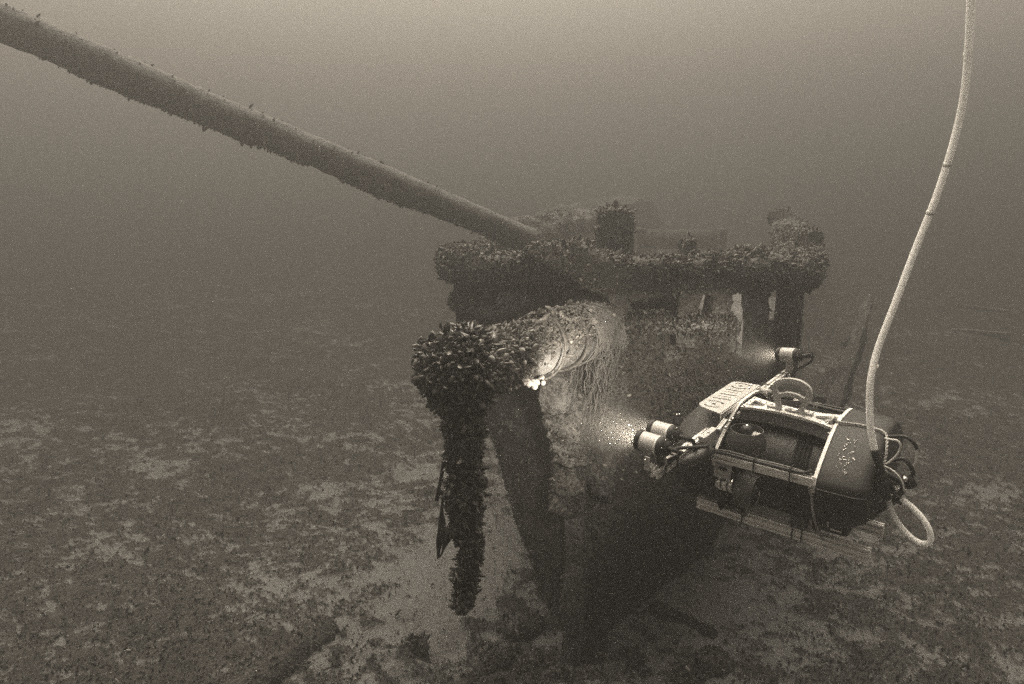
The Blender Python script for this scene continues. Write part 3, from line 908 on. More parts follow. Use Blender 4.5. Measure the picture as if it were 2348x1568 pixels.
# ------------------------------------------------------------------ debris on the bed
def log(name, p0, p1, r0, r1, label, cat, m, seed, lift=0.3, sv=0.25):
    p0 = np.array([p0[0], p0[1], gz_at(p0[0], p0[1])[0] + r0 * lift]); p1 = np.array([p1[0], p1[1], gz_at(p1[0], p1[1])[0] + r1 * lift])
    o, V, F, N = grown_spar(name, [p0, (p0 + p1) / 2, p1], [r0, (r0 + r1) / 2, r1], m, None, 90, 30, r0 * 0.25, seed, lambda V, N, al: np.clip(sv + 0.4 * fbm(V * 5, 3, seed), 0, 1))
    setp(o, label, cat)
    P, Nn = sample_surface(V, F, 1500, rng); shells('mussel_crust', P, Nn, 0.018, rng, M_shell_far, o, 0, 0.8, 0.02, True)
    return o
g0, g1 = on_ground(755, 1438), on_ground(575, 1600)
log('sunken_log', g1 * 1.02 - (g0 - g1) * 0.3, g0, 0.14, 0.11, 'round mussel-covered log half sunk in the bed at the bottom left', 'log', M_hull, 500, -0.35, 0.05)
g0, g1 = on_ground(1090, 1568), on_ground(1185, 1478)
log('broken_timber', g0, g1, 0.08, 0.06, 'short curved timber stub lying left below the striker tip', 'timber', M_hull, 501)
g0, g1 = on_ground(1495, 1400), on_ground(1640, 1470)
log('broken_timber', g0, g1, 0.05, 0.035, 'thin dark timber half buried right of the hull foot', 'timber', M_hull, 502)
for (a, b, lab) in (((2190, 703), (2312, 718), 'faint pale plank on the far bed, upper of the two at the right edge'), ((2180, 768), (2312, 778), 'faint pale plank on the far bed, lower of the two at the right edge')):
    q0, q1 = on_ground(*a), on_ground(*b); c = (q0 + q1) / 2; dd = q1 - q0; L_ = np.linalg.norm(dd)
    o = blob_box('sunken_plank', (c[0], c[1], gz_at(c[0], c[1])[0] + 0.05), (L_, 0.16, 0.10), M_pale_plank, None, rotz(math.atan2(dd[1], dd[0])), 10, 0.01, 505, 0.05, keep=False)
    setp(o, lab, 'plank')
SB = bmesh.new()
for k_ in range(26):
    r_, t_a = math.exp(rng.uniform(math.log(3.6), math.log(9))), rng.uniform(R(-42), R(42)); x_, y_ = r_ * math.sin(t_a), r_ * math.cos(t_a)
    if abs(x_ - 1.2) < 1.3 and y_ > 4.0: continue
    L_, an_ = rng.uniform(0.06, 0.32), rng.uniform(0, math.pi); z_ = gz_at(x_, y_)[0] + 0.02
    pts = [(x_ + math.cos(an_ + 0.3 * j * rng.normal()) * L_ * (j - 1), y_ + math.sin(an_ + 0.3 * j * rng.normal()) * L_ * (j - 1), z_ + rng.normal(0, .008)) for j in range(3)]
    bm_sweep(SB, pts, circle(rng.uniform(0.003, 0.007), 5))
o = bm_obj('bed_litter', SB, M_hull); setp(o, 'small sticks and splinters strewn over the lake bed', kind='stuff')
# knobs of rubble
def rubble(px, py, r, seed, label, m=None):
    g = on_ground(px, py); bm = bmesh.new(); bmesh.ops.create_icosphere(bm, subdivisions=4, radius=1.0)
    V = np.array([v.co[:] for v in bm.verts]); F = np.array([[l.vert.index for l in f.loops] for f in bm.faces]); bm.free()
    N = V.copy(); V = V * np.array([r, r * 0.8, r * 0.5]) * (1 + 0.35 * fbm(N * 1.7, 4, seed) + 0.10 * fbm(N * 7, 2, seed + 2))[:, None]
    V += np.array([g[0], g[1], gz_at(g[0], g[1])[0] + r * 0.12])
    o = mesh_obj('rubble', V, F, m or M_hull, None, False, True, {'silt': np.clip(0.2 + 0.5 * fbm(V * 6, 3, seed), 0, 1)})
    setp(o, label, 'rubble', 'mussel-crusted lumps at the foot of the wreck')
    P, Nn = sample_surface(V, F, 260, rng); shells('mussel_crust', P, Nn, 0.028, rng, M_shell_far, o, 0, 0.8, 0.03, True)
for i, (px, py, r, lab) in enumerate([
        (1195, 1430, 0.17, 'large mussel-crusted lump just right of the hanging striker tip'),
        (1110, 1480, 0.12, 'small crusted lump below the striker tip'),
        (1200, 1510, 0.15, 'low crusted lump at the bottom, midway between log and stem foot'),
        (1270, 1535, 0.11, 'crusted lump at the bottom edge left of the stem foot'),
        (1635, 1535, 0.13, 'dark lump of rubble at the bottom edge right of the stem foot'),
        (1580, 1560, 0.10, 'smaller dark lump beside the right-hand rubble at the bottom edge'),
        (1350, 1495, 0.10, 'crusted lump pressed against the very foot of the stem'),
        (950, 1500, 0.10, 'flat crusted lump between the sunken log and the striker tip')]):
    rubble(px, py, r, 600 + i * 7, lab)

# ------------------------------------------------------------------ underwater robot
Rm = np.array([[-0.773, -0.635, -0.014], [0.15, -0.204, 0.967], [-0.617, 0.746, 0.253]])
U_, _, Vt = np.linalg.svd(Rm); Rm = U_ @ Vt
ROV_SCALE = 1.15
LM = Matrix.Scale(ROV_SCALE, 4) @ Matrix(((Rm[0][0], Rm[0][1], Rm[0][2], 0.992), (Rm[1][0], Rm[1][1], Rm[1][2], -0.618), (Rm[2][0], Rm[2][1], Rm[2][2], -2.354), (0, 0, 0, 1)))
rov = bpy.data.objects.new('underwater_robot', None)
rov.matrix_world = CAM_M @ LM
link(rov)
setp(rov, 'remotely operated underwater robot with lit lamps, lift handle and aluminium skids hovering by the wreck', 'underwater robot')
# local frame: x forward, y to port (towards the camera), z up

def extrusion_profile(w, h):
    """T-slot aluminium profile, w wide (a) and h tall (b); one slot each side per 20 mm"""
    g = 0.0044; dpt = 0.0078; pts = []
    def side(p0, p1, nslots):
        p0 = np.array(p0); p1 = np.array(p1); L = np.linalg.norm(p1 - p0); d = (p1 - p0) / L; inn = np.array([-d[1], d[0]])
        out = [p0]
        for k in range(nslots):
            c = p0 + d * L * (k + 0.5) / nslots
            out += [c - d * g, c - d * g + inn * dpt, c + d * g + inn * dpt, c + d * g]
        return out
    na, nb = max(1, round(w / 0.022)), max(1, round(h / 0.022))
    a, b = w / 2, h / 2
    pts += side((-a, -b), (a, -b), na) + side((a, -b), (a, b), nb) + side((a, b), (-a, b), na) + side((-a, b), (-a, -b), nb)
    return [tuple(p) for p in pts]

def extrusion(name, p0, p1, w, h, m=M_alu, up_=(0, 0, 1)):
    bm = bmesh.new(); bm_sweep(bm, [p0, p1], extrusion_profile(w, h), up=up_)
    return bm_obj(name, bm, m, rov)

# fairings: rounded hexagonal sections
def section(x, yt, zt, ym, zm, yl, zl, zb, yb, inset=0.0):
    half = [(yb, zb), (yl, zl), (ym, zm - 0.03), (ym + 0.004, zm), (yt + (ym - yt) * 0.5, zt - (zt - zm) * 0.42), (yt, zt)]
    pts = half + [(0, zt + 0.004)] + [(-y, z) for y, z in half[::-1]]
    c = (0, (zt + zb) / 2)
    return [(x, c[0] + (y - c[0]) * (1 - inset), c[1] + (z - c[1]) * (1 - inset)) for y, z in pts]
def loft(name, secs, m, cap0=True, cap1=True, bevel=0.0, smooth=True):
    # refine each section with Catmull-Rom so that corners round over
    rings = []
    for s in secs:
        n_ = len(s); out = []
        for i in range(n_):
            p0, p1, p2, p3 = [np.array(s[(i + k) % n_]) for k in (-1, 0, 1, 2)]
            out.append(p1 * 0.82 + (p0 + p2) * 0.09)
            out.append((p1 + p2) / 2)
        rings.append(out)
    bm = bmesh.new(); R_ = [[bm.verts.new(tuple(p)) for p in r] for r in rings]; n_ = len(R_[0])
    for i in range(len(R_) - 1):
        for j in range(n_): bm.faces.new((R_[i][j], R_[i][(j + 1) % n_], R_[i + 1][(j + 1) % n_], R_[i + 1][j]))
    if cap0: bm.faces.new(R_[0][::-1])
    if cap1: bm.faces.new(R_[-1])
    o = bm_obj(name, bm, m, rov, smooth=smooth)
    sharpen(o, 50)
    return o, rings
REAR = dict(yt=0.098, zt=0.407, ym=0.278, zm=0.289, yl=0.215, zl=0.10, zb=0.035, yb=0.10)
def sec(x, i=0.0, **kw):
    d = dict(REAR); d.update(kw); return section(x, inset=i, **d)
rear_secs = [sec(-0.122), sec(-0.19, ym=0.276, zl=0.13, zb=0.06), sec(-0.235, ym=0.272, zl=0.16, zb=0.09), sec(-0.258, 0.02, ym=0.266, yl=0.22, zl=0.18, zb=0.12), sec(-0.268, 0.10, ym=0.262, yl=0.22, zl=0.19, zb=0.14)]
o, rr_ = loft('rear_fairing', rear_secs, M_fairing)
front_secs = [sec(0.19), sec(0.25, 0.0, zt=0.404), sec(0.30, 0.0, zt=0.392, ym=0.270), sec(0.345, 0.04, zt=0.365, ym=0.255), sec(0.378, 0.16, zt=0.345, ym=0.24), sec(0.392, 0.34, zt=0.33, ym=0.22)]
o, rf_ = loft('front_fairing', front_secs, M_fairing)
# white edging on the open rims
for ring in (rr_[0], rf_[0]):
    pts = [Vector(p) for p in ring if p[2] > 0.24]
    # order along the rim: split at the gap below
    pts = sorted(pts, key=lambda v: math.atan2(v.y, v.z - 0.2))
    bm = bmesh.new(); bm_sweep(bm, pts, [(-0.004, -0.005), (0.004, -0.005), (0.004, 0.005), (-0.004, 0.005)], up=(1, 0, 0)); bm_obj('edge_trim', bm, M_trim, rov)
# darker shell over the lower half of the rear fairing
o, _ = loft('lower_shell', [[(x, y * 1.012, min(z, 0.268)) for x, y, z in s] for s in [sec(-0.126), sec(-0.19, ym=0.276, zl=0.13, zb=0.06), sec(-0.235, ym=0.272, zl=0.16, zb=0.09), sec(-0.262, 0.03, ym=0.266, yl=0.22, zl=0.18, zb=0.12)]], M_fairing_low)
# dark equipment inside the rear fairing seen below
for nm, c, s, m in (('electronics_bottle', (-0.15, 0.10, 0.10), (0.10, 0.06, 0.09), M_black), ('bracket', (-0.16, 0.222, 0.145), (0.004, 0.004, 0.05), M_alu_dull), ('bracket', (-0.185, 0.224, 0.118), (0.034, 0.004, 0.004), M_alu)):
    bm = bmesh.new(); bm_box(bm, c, s, bevel=0.0015); bm_obj(nm, bm, m, rov)

# ribbed cylindrical housing between the fairings
prof = [(0, 0.02), (0, 0.15)]
x = 0.0
for k_ in range(46):
    t_ = k_ / 45 * 0.305
    rib = 0.006 * (1 if (k_ // 1) % 2 else 0)
    calm = 1 if (t_ < 0.03 or 0.05 < t_ < 0.115 or t_ > 0.235) else 0.0
    # t measured from the rear
    prof.append((t_, 0.157 + rib * calm))
prof += [(0.306, 0.15), (0.306, 0.02)]
sharpen(lathe('ribbed_housing', prof, (-0.118, 0, 0.185), (1, 0, 0), M_housing, rov, 48), 25)

# slotted top plate on the front fairing
PL = [(0.2935, 0.205), (0.2935, -0.125), (0.197, -0.132), (0.197, 0.236)]
def round_poly(P, r, n=5):
    out = []
    for i in range(len(P)):
        a, b, c = np.array(P[i - 1]), np.array(P[i]), np.array(P[(i + 1) % len(P)])
        rr_i = r[i] if isinstance(r, (list, tuple)) else r
        d1 = (a - b) / np.linalg.norm(a - b); d2 = (c - b) / np.linalg.norm(c - b)
        p0, p1 = b + d1 * rr_i, b + d2 * rr_i
        for k in range(n + 1):
            t = k / n; out.append(tuple((1 - t) ** 2 * p0 + 2 * t * (1 - t) * b + t * t * p1))
    return out
base = bmesh.new(); prism(base, round_poly(PL, [0.035, 0.03, 0.004, 0.004]), 0.411, 0.4155)
cut = bmesh.new()
def slot(cx, cyy, L, w, skew=0.0):
    P = round_poly([(cx - L / 2, cyy - w / 2 - skew), (cx + L / 2, cyy - w / 2 + skew), (cx + L / 2, cyy + w / 2 + skew), (cx - L / 2, cyy + w / 2 - skew)], w * 0.45, 3)
    prism(cut, P, 0.40, 0.43)
for k_, cyy in enumerate((0.096, 0.068, 0.040, 0.012, -0.016)):
    slot(0.250, cyy, 0.062 if k_ % 2 == 0 else 0.048, 0.0085 if k_ % 2 == 0 else 0.005, 0.003)
def arc(cx, cyy, r, a0, a1, w):
    n = 10; inner = [(cx + (r - w / 2) * math.cos(R(t)), cyy + (r - w / 2) * math.sin(R(t))) for t in np.linspace(a0, a1, n)]
    outer = [(cx + (r + w / 2) * math.cos(R(t)), cyy + (r + w / 2) * math.sin(R(t))) for t in np.linspace(a1, a0, n)]
    prism(cut, inner + outer, 0.40, 0.43)
for cyy in (0.162, -0.080):
    prism(cut, [(0.250 + 0.0075 * math.cos(t), cyy + 0.0075 * math.sin(t)) for t in np.linspace(0, 2 * math.pi, 13)[:-1]], 0.40, 0.43)
    arc(0.250, cyy, 0.032, -150, -35, 0.0075); arc(0.250, cyy, 0.032, 35, 150, 0.0075)
    arc(0.250, cyy, 0.020, 60, 120, 0.004) if False else None
boolean_cut('slotted_plate', base, cut, M_alu_dull, rov)
bm = bmesh.new()
bm_sweep(bm, [(0.197, -0.130, 0.4125), (0.192, -0.130, 0.396), (0.191, -0.130, 0.375)], [(-0.002, -0.0), (0.002, 0.0), (0.002, 0.001), (-0.002, 0.001)])
bm_box(bm, (0.1955, 0.052, 0.403), (0.003, 0.365, 0.018)); bm_box(bm, (0.1975, 0.205, 0.387), (0.003, 0.030, 0.035))
bm_obj('plate_flange', bm, M_alu, rov)

# handle plate with two windows
near = [(0.179, 0.106), (0.137, 0.089), (0.085, 0.080), (0.042, 0.079), (-0.002, 0.083), (-0.049, 0.093), (-0.086, 0.105), (-0.116, 0.121)]
far = [(-0.118, -0.016), (-0.064, 0.002), (-0.025, 0.008), (0.033, 0.008), (0.089, 0.004), (0.136, -0.010), (0.179, -0.024)]
base = bmesh.new(); prism(base, near + far, 0.396, 0.405)
cut = bmesh.new()
prism(cut, round_poly([(0.163, 0.078), (0.163, 0.008), (0.118, 0.036), (0.118, 0.054)], 0.006), 0.38, 0.42)
prism(cut, round_poly([(-0.050, 0.062), (-0.050, 0.038), (-0.100, 0.012), (-0.100, 0.082)], 0.008), 0.38, 0.42)
for (hx, hy) in ((0.10, 0.068), (0.06, 0.066), (-0.02, 0.072), (-0.075, 0.088), (0.145, 0.085), (0.10, 0.018), (0.06, 0.018), (-0.02, 0.018)):
    prism(cut, [(hx + 0.0045 * math.cos(t), hy + 0.0035 * math.sin(t)) for t in np.linspace(0, 2 * math.pi, 9)[:-1]], 0.38, 0.42)
boolean_cut('handle_plate', base, cut, M_alu, rov)
# grey foam bar below the plate and its end blocks
bm = bmesh.new()
prism(bm, [(x_, y_ - 0.006) for x_, y_ in near] + [(x_, y_ + 0.006) for x_, y_ in far], 0.355, 0.394); bm_obj('foam_bar', bm, M_keel, rov)
for c in ((0.186, 0.108, 0.374), (-0.117, 0.118, 0.378)):
    bm = bmesh.new(); bm_box(bm, c, (0.014, 0.022, 0.022), bevel=0.002); bm_obj('end_block', bm, M_alu, rov)
# bolts
BOLTS = [(0.171, 0.094, 0.405), (0.172, 0.065, 0.405), (0.173, 0.030, 0.405), (0.172, -0.006, 0.405), (0.122, 0.024, 0.405), (-0.040, 0.045, 0.412), (0.095, 0.042, 0.412), (0.033, 0.05, 0.412), (0.010, 0.05, 0.412), (-0.098, 0.094, 0.405), (-0.108, 0.03, 0.405), (0.145, 0.012, 0.405), (0.215, -0.07, 0.4155), (0.222, -0.11, 0.4155)]
me = None
def bolt(p, axis=(0, 0, 1), r=0.0042, h=0.005, parent=None, name='bolt'):
    return lathe(name, [(0, 0.0001), (0, r), (h * 0.8, r), (h, r * 0.7), (h, 0.0001)], p, axis, M_steel, parent or rov, 10)
for p in BOLTS: bolt(p)
# carrying handle
hoop = [(0.066, 0.05, 0.405), (0.077, 0.05, 0.440), (0.088, 0.05, 0.472), (0.083, 0.05, 0.492), (0.062, 0.05, 0.505), (0.037, 0.05, 0.511), (0.008, 0.05, 0.509), (-0.014, 0.05, 0.498), (-0.024, 0.05, 0.482), (-0.020, 0.05, 0.457), (-0.008, 0.05, 0.430), (-0.001, 0.05, 0.405)]
rect = lambda a, b: [(-a, -b), (a, -b), (a, b), (-a, b)]
bm = bmesh.new(); bm_sweep(bm, smooth_path(hoop, 5), rect(0.0085, 0.0070), up=(0, 1, 0)); hd = bm_obj('handle', bm, M_alu_dull, rov)
bm = bmesh.new(); bm_sweep(bm, smooth_path([(0.084, 0.05, 0.462), (0.070, 0.05, 0.453), (0.045, 0.05, 0.463), (0.014, 0.05, 0.462), (-0.008, 0.05, 0.454), (-0.020, 0.05, 0.460)], 5), rect(0.0070, 0.0066), up=(0, 1, 0)); bm_obj('cross_brace', bm, M_alu_dull, hd)
bm = bmesh.new(); bm_box(bm, (0.084, 0.05, 0.409), (0.045, 0.016, 0.007), bevel=0.001); bm_box(bm, (0.028, 0.05, 0.409), (0.04, 0.016, 0.007), bevel=0.001); bm_box(bm, (-0.022, 0.05, 0.409), (0.038, 0.016, 0.007), bevel=0.001); bm_obj('foot_plate', bm, M_alu_dull, hd)

# side rails
for sgn in (1, -1):
    extrusion('side_rail', (0.200, 0.283 * sgn, 0.285), (-0.118, 0.283 * sgn, 0.285), 0.024, 0.026)
tube('rail_cable', [(0.229, 0.290, 0.289), (0.169, 0.288, 0.303), (0.11, 0.288, 0.304), (0.062, 0.286, 0.303), (-0.002, 0.286, 0.304), (-0.055, 0.286, 0.305), (-0.090, 0.284, 0.306), (-0.112, 0.28, 0.318)], 0.0052, M_rubber, rov, 8)
tube('rail_cable', [(0.239, 0.280, 0.289), (0.169, 0.277, 0.306), (0.11, 0.276, 0.308), (0.062, 0.277, 0.306), (-0.002, 0.276, 0.307), (-0.055, 0.276, 0.307), (-0.112, 0.27, 0.30)], 0.0042, M_nozzle, rov, 8)
def zip_tie(c, w, h, axis='x', parent=None):
    bm = bmesh.new()
    loop = [(-w / 2, -h / 2), (w / 2, -h / 2), (w / 2, h / 2), (-w / 2, h / 2), (-w / 2, -h / 2)]
    pts = [Vector(c) + Vector((0, a, b)) for a, b in loop]
    bm_sweep(bm, pts, rect(0.0025, 0.0016), up=(1, 0, 0)); bm_obj('cable_tie', bm, M_rubber, parent or rov)
for x_ in (0.194, 0.055, -0.055): zip_tie((x_, 0.284, 0.292), 0.030, 0.046)
# marks stamped on the rail
def text(name, body, loc, xdir, ydir, size, m, parent):
    cu = bpy.data.curves.new(name, 'FONT'); cu.body = body; cu.size = size; cu.extrude = 0.0003; cu.materials.append(m)
    o = bpy.data.objects.new(name, cu); xd, yd = Vector(xdir).normalized(), Vector(ydir).normalized(); zd = xd.cross(yd)
    C.objects.link(o); dg = bpy.context.evaluated_depsgraph_get(); me_ = bpy.data.meshes.new_from_object(o.evaluated_get(dg)); bpy.data.objects.remove(o)
    o = bpy.data.objects.new(name, me_); C.objects.link(o); o.parent = parent
    o.matrix_basis = Matrix(((xd.x, yd.x, zd.x, loc[0]), (xd.y, yd.y, zd.y, loc[1]), (xd.z, yd.z, zd.z, loc[2]), (0, 0, 0, 1)))
    return o
text('stamped_letters', 'M I', (-0.064, 0.2963, 0.2785), (-1, 0, 0), (0, 0, 1), 0.013, M_nozzle, rov)

# skids
SK = []
for sgn, x0, x1 in ((1, 0.313, -0.266), (-1, 0.30, -0.266)):
    s_ = extrusion('skid', (x0, 0.095 * sgn, 0.0), (x1, 0.095 * sgn, 0.0), 0.024, 0.042, M_skid); SK.append(s_)
for x_ in (0.142, -0.029, -0.060): zip_tie((x_, 0.095, 0.0), 0.029, 0.048, parent=SK[0])
# struts down to the skids
for sgn in (1, -1):
    bm = bmesh.new()
    bm_sweep(bm, [(0.213, 0.20 * sgn, 0.20), (0.216, 0.16 * sgn, 0.09), (0.214, 0.112 * sgn, 0.020)], rect(0.018, 0.003), up=(1, 0, 0)); bm_obj('skid_strut', bm, M_black, rov)
    bm = bmesh.new(); bm_sweep(bm, [(0.22, 0.112 * sgn, 0.024), (0.16, 0.112 * sgn, 0.030), (0.13, 0.108 * sgn, 0.012)], rect(0.008, 0.008)); bm_obj('skid_clamp', bm, M_nozzle, rov)
bm = bmesh.new(); bm_box(bm, (-0.045, 0.090, 0.048), (0.052, 0.05, 0.055), bevel=0.008); bm_obj('ballast_block', bm, M_nozzle, rov)
bm = bmesh.new(); bm_box(bm, (-0.10, 0.0, 0.045), (0.03, 0.2, 0.03), bevel=0.004); bm_box(bm, (0.2, 0.0, 0.06), (0.03, 0.26, 0.03), bevel=0.004); bm_obj('cross_member', bm, M_black, rov)

# vertical thruster in its nozzle
def thruster(c, ax, r, L, nozzle_m, prop=True, white=True, nm='thruster', motor_back=0.03):
    t = bpy.data.objects.new(nm, None); C.objects.link(t); t.parent = rov; t.location = c
    A = Vector(ax).normalized()
    outer = [(L * 0.5, r * 0.86), (L * 0.50, r * 0.835), (L * 0.1, r * 0.80), (-L * 0.5, r * 0.76), (-L * 0.53, r * 0.80), (-L * 0.42, r * 0.95), (-L * 0.22, r * 1.05), (-L * 0.05, r * 1.06), (L * 0.25, r * 0.97)]
    sharpen(lathe('nozzle', outer, (0, 0, 0), A, nozzle_m, t, 36, True), 40)
    lathe('motor', [(-L * 0.55 - motor_back, 0.0001), (-L * 0.55 - motor_back, 0.016), (-L * 0.5, 0.020), (L * 0.2, 0.0215), (L * 0.52, 0.0205), (L * 0.64, 0.013), (L * 0.67, 0.0001)], (0, 0, 0), A, M_black, t, 20)
    lathe('hub_screw', [(L * 0.66, 0.006), (L * 0.70, 0.005), (L * 0.70, 0.0001)], (0, 0, 0), A, M_steel, t, 10)
    a, b, d = frame(A); 
    for k in range(3):
        bm = bmesh.new(); th0 = k * 2 * math.pi / 3 + R(155); rows = []
        for i in range(5):
            rad = 0.018 + (r * 0.76 - 0.018) * i / 4; row = []
            for j in range(5):
                w_ = 0.95 * (j / 4 - 0.5); t_ = th0 + w_; h_ = 0.014 * (j / 4 - 0.5) + L * 0.37
                row.append(bm.verts.new(a * math.cos(t_) * rad + b * math.sin(t_) * rad + d * h_))
            rows.append(row)
        for i in range(4):
            for j in range(4): bm.faces.new((rows[i][j], rows[i][j + 1], rows[i + 1][j + 1], rows[i + 1][j]))
        res = bmesh.ops.solidify(bm, geom=bm.faces[:], thickness=0.0015)
        bm_obj('blade', bm, M_white if (white and k == 0) else M_black, t, smooth=True)
    return t
vt = thruster((0.115, 0.208, 0.331), (0, 0, 1), 0.0600, 0.080, M_nozzle)
ht = thruster((0.092, 0.225, 0.168), (-1, 0.0, 0.0), 0.058, 0.060, M_nozzle, white=False, nm='thruster', motor_back=0.09)
if True:
    t2 = thruster((0.115, -0.208, 0.333), (0, 0, 1), 0.0555, 0.068, M_nozzle); t3 = thruster((0.092, -0.225, 0.168), (-1, 0, 0), 0.058, 0.060, M_nozzle, white=False, motor_back=0.09)
for p in ((0.084, 0.262, 0.300), (0.115, 0.268, 0.303), (0.102, 0.282, 0.19)): bolt(p, (0, 1, 0), 0.003, 0.003)
# U bracket carrying the vertical thruster on the rail
for dx in (-0.022, 0.022):
    bm = bmesh.new(); bm_box(bm, (0.115 + dx, 0.245, 0.292), (0.006, 0.05, 0.022), bevel=0.001); bm_obj('thruster_bracket', bm, M_alu_dull, rov)
# bracket and split clamp for the horizontal thruster
base = bmesh.new(); 
lo = [base.verts.new((x_, 0.268, z_)) for x_, z_ in ((0.196, 0.270), (0.132, 0.270), (0.138, 0.205), (0.192, 0.205))]
hi = [base.verts.new((x_, 0.262, z_)) for x_, z_ in ((0.196, 0.270), (0.132, 0.270), (0.138, 0.205), (0.192, 0.205))]
base.faces.new(lo); base.faces.new(hi[::-1])
for i in range(4): base.faces.new((lo[i], lo[(i + 1) % 4], hi[(i + 1) % 4], hi[i]))
cut = bmesh.new(); bm_sweep(cut, [(0.164, 0.255, 0.238), (0.164, 0.275, 0.238)], [(q_[0] * 0.7, q_[1] * 1.35) for q_ in circle(0.012, 14)], up=(1, 0, 0))
boolean_cut('thruster_bracket', base, cut, M_alu_dull, rov)
bm = bmesh.new(); bm_box(bm, (0.164, 0.262, 0.268), (0.074, 0.024, 0.008), bevel=0.001); bm_obj('bracket_foot', bm, M_alu_dull, rov)
for dx in (-0.021, 0.0, 0.021):
    lathe('clamp_ring', [(-0.0085, 0.020), (-0.0085, 0.0245), (0.0085, 0.0245), (0.0085, 0.020)], (0.164 + dx, 0.225, 0.168), (1, 0, 0), M_steel if dx else M_alu, rov, 20, True)
for dx in (-0.016, 0.0, 0.016):
    bm = bmesh.new(); bm_box(bm, (0.164 + dx, 0.243, 0.192), (0.006, 0.010, 0.012), bevel=0.001); bm_obj('clamp_screw', bm, M_steel if dx else M_black, rov)

# front cross bar that carries the lamps
extrusion('lamp_bar', (0.240, 0.600, 0.325), (0.240, -0.600, 0.338), 0.026, 0.028)
bm = bmesh.new(); bm_box(bm, (0.195, 0.330, 0.372), (0.022, 0.10, 0.018), Matrix.Rotation(R(0), 3, 'X'), 0.002); bm_box(bm, (0.195, 0.330, 0.350), (0.020, 0.09, 0.026), None, 0.002); bm_obj('bar_bracket', bm, M_alu_dull, rov)
bolt((0.193, 0.335, 0.381)); 
extrusion('bracket_extrusion', (0.180, 0.290, 0.376), (0.180, 0.225, 0.392), 0.014, 0.014, M_alu_dull)
for p in ((0.166, 0.27, 0.385), (0.168, 0.235, 0.396), (0.165, 0.218, 0.40)): bolt(p, (-1, 0, 0), 0.0045, 0.008)
# quick-release knob at the far side
lathe('clamp_knob', [(0, 0.0001), (0, 0.013), (0.03, 0.013), (0.032, 0.009), (0.045, 0.009), (0.045, 0.0001)], (0.212, -0.20, 0.372), (-1, 0, 0), M_alu_dull, rov, 18)
for p in ((0.166, -0.195, 0.368), (0.178, -0.205, 0.354), (0.19, -0.19, 0.352)): bolt(p, (-1, 0.4, 0), 0.006, 0.010)

# lamps
def lamp(c, ax, arm_to, energy, r=0.0305, L=0.052):
    t = bpy.data.objects.new('lamp', None); C.objects.link(t); t.parent = rov; t.location = c
    A = Vector(ax).normalized()
    lathe('lamp_body', [(-L / 2, 0.0001), (-L / 2, r), (L / 2, r), (L / 2, 0.0001)], (0, 0, 0), A, M_alu_dull, t, 32).data.polygons.foreach_set('use_smooth', [False] * 96)
    sharpen(t.children[0]) if False else None
    lathe('front_bezel', [(L / 2, r * 0.80), (L / 2, r * 1.05), (L / 2 + 0.013, r * 1.04), (L / 2 + 0.017, r * 0.95), (L / 2 + 0.013, r * 0.80)], (0, 0, 0), A, M_rubber, t, 32, True)
    lathe('lamp_glass', [(L / 2 + 0.004, r * 0.80), (L / 2 + 0.007, r * 0.4), (L / 2 + 0.008, 0.0001)], (0, 0, 0), A, M_lamp, t, 24)
    lathe('white_ring', [(-L / 2 - 0.004, r * 0.9), (-L / 2 - 0.004, r * 1.03), (-L / 2 + 0.001, r * 1.03), (-L / 2 + 0.001, r * 0.9)], (0, 0, 0), A, M_trim, t, 32, True)
    lathe('end_cap', [(-L / 2 - 0.004, r * 0.98), (-L / 2 - 0.020, r * 0.98), (-L / 2 - 0.022, r * 0.72), (-L / 2 - 0.034, r * 0.70), (-L / 2 - 0.036, 0.0001)], (0, 0, 0), A, M_rubber, t, 28)
    a, b, d = frame(A)
    for k in range(5):
        q_ = -A * (L / 2 + 0.022) + (a * math.cos(k * 1.256 + .3) + b * math.sin(k * 1.256 + .3)) * r * 0.85
        lathe('cap_screw', [(0, 0.0001), (0, 0.0028), (0.003, 0.0022), (0.003, 0.0001)], q_, -A, M_steel, t, 8)
    lathe('cable_gland', [(-L / 2 - 0.036, 0.009), (-L / 2 - 0.044, 0.009), (-L / 2 - 0.046, 0.006), (-L / 2 - 0.075, 0.0055), (-L / 2 - 0.075, 0.0001)], (0, 0, 0), A, M_rubber, t, 14)
    ld = bpy.data.lights.new('lamp_light', 'SPOT'); ld.energy = energy; ld.spot_size = R(SPOT_DEG); ld.spot_blend = 0.9; ld.shadow_soft_size = 0.02; ld.color = TINT
    lo_ = bpy.data.objects.new('lamp_light', ld); C.objects.link(lo_); lo_.parent = t
    aim = (A + Vector((0, -0.66, -0.30))).normalized()
    lo_.matrix_basis = Matrix.Translation(A * (L / 2 + 0.022)) @ aim.to_track_quat('-Z', 'Y').to_matrix().to_4x4()
    return t
SPOT_DEG = 74
F_ = (1, -0.22, -0.02)
lamp((0.278, 0.560, 0.399), (1, -0.02, 0.03), None, 30)
lamp((0.300, 0.440, 0.391), (1, -0.06, 0.0), None, 30)
lamp((0.238, -0.575, 0.424), (1, -0.12, -0.12), None, 18)
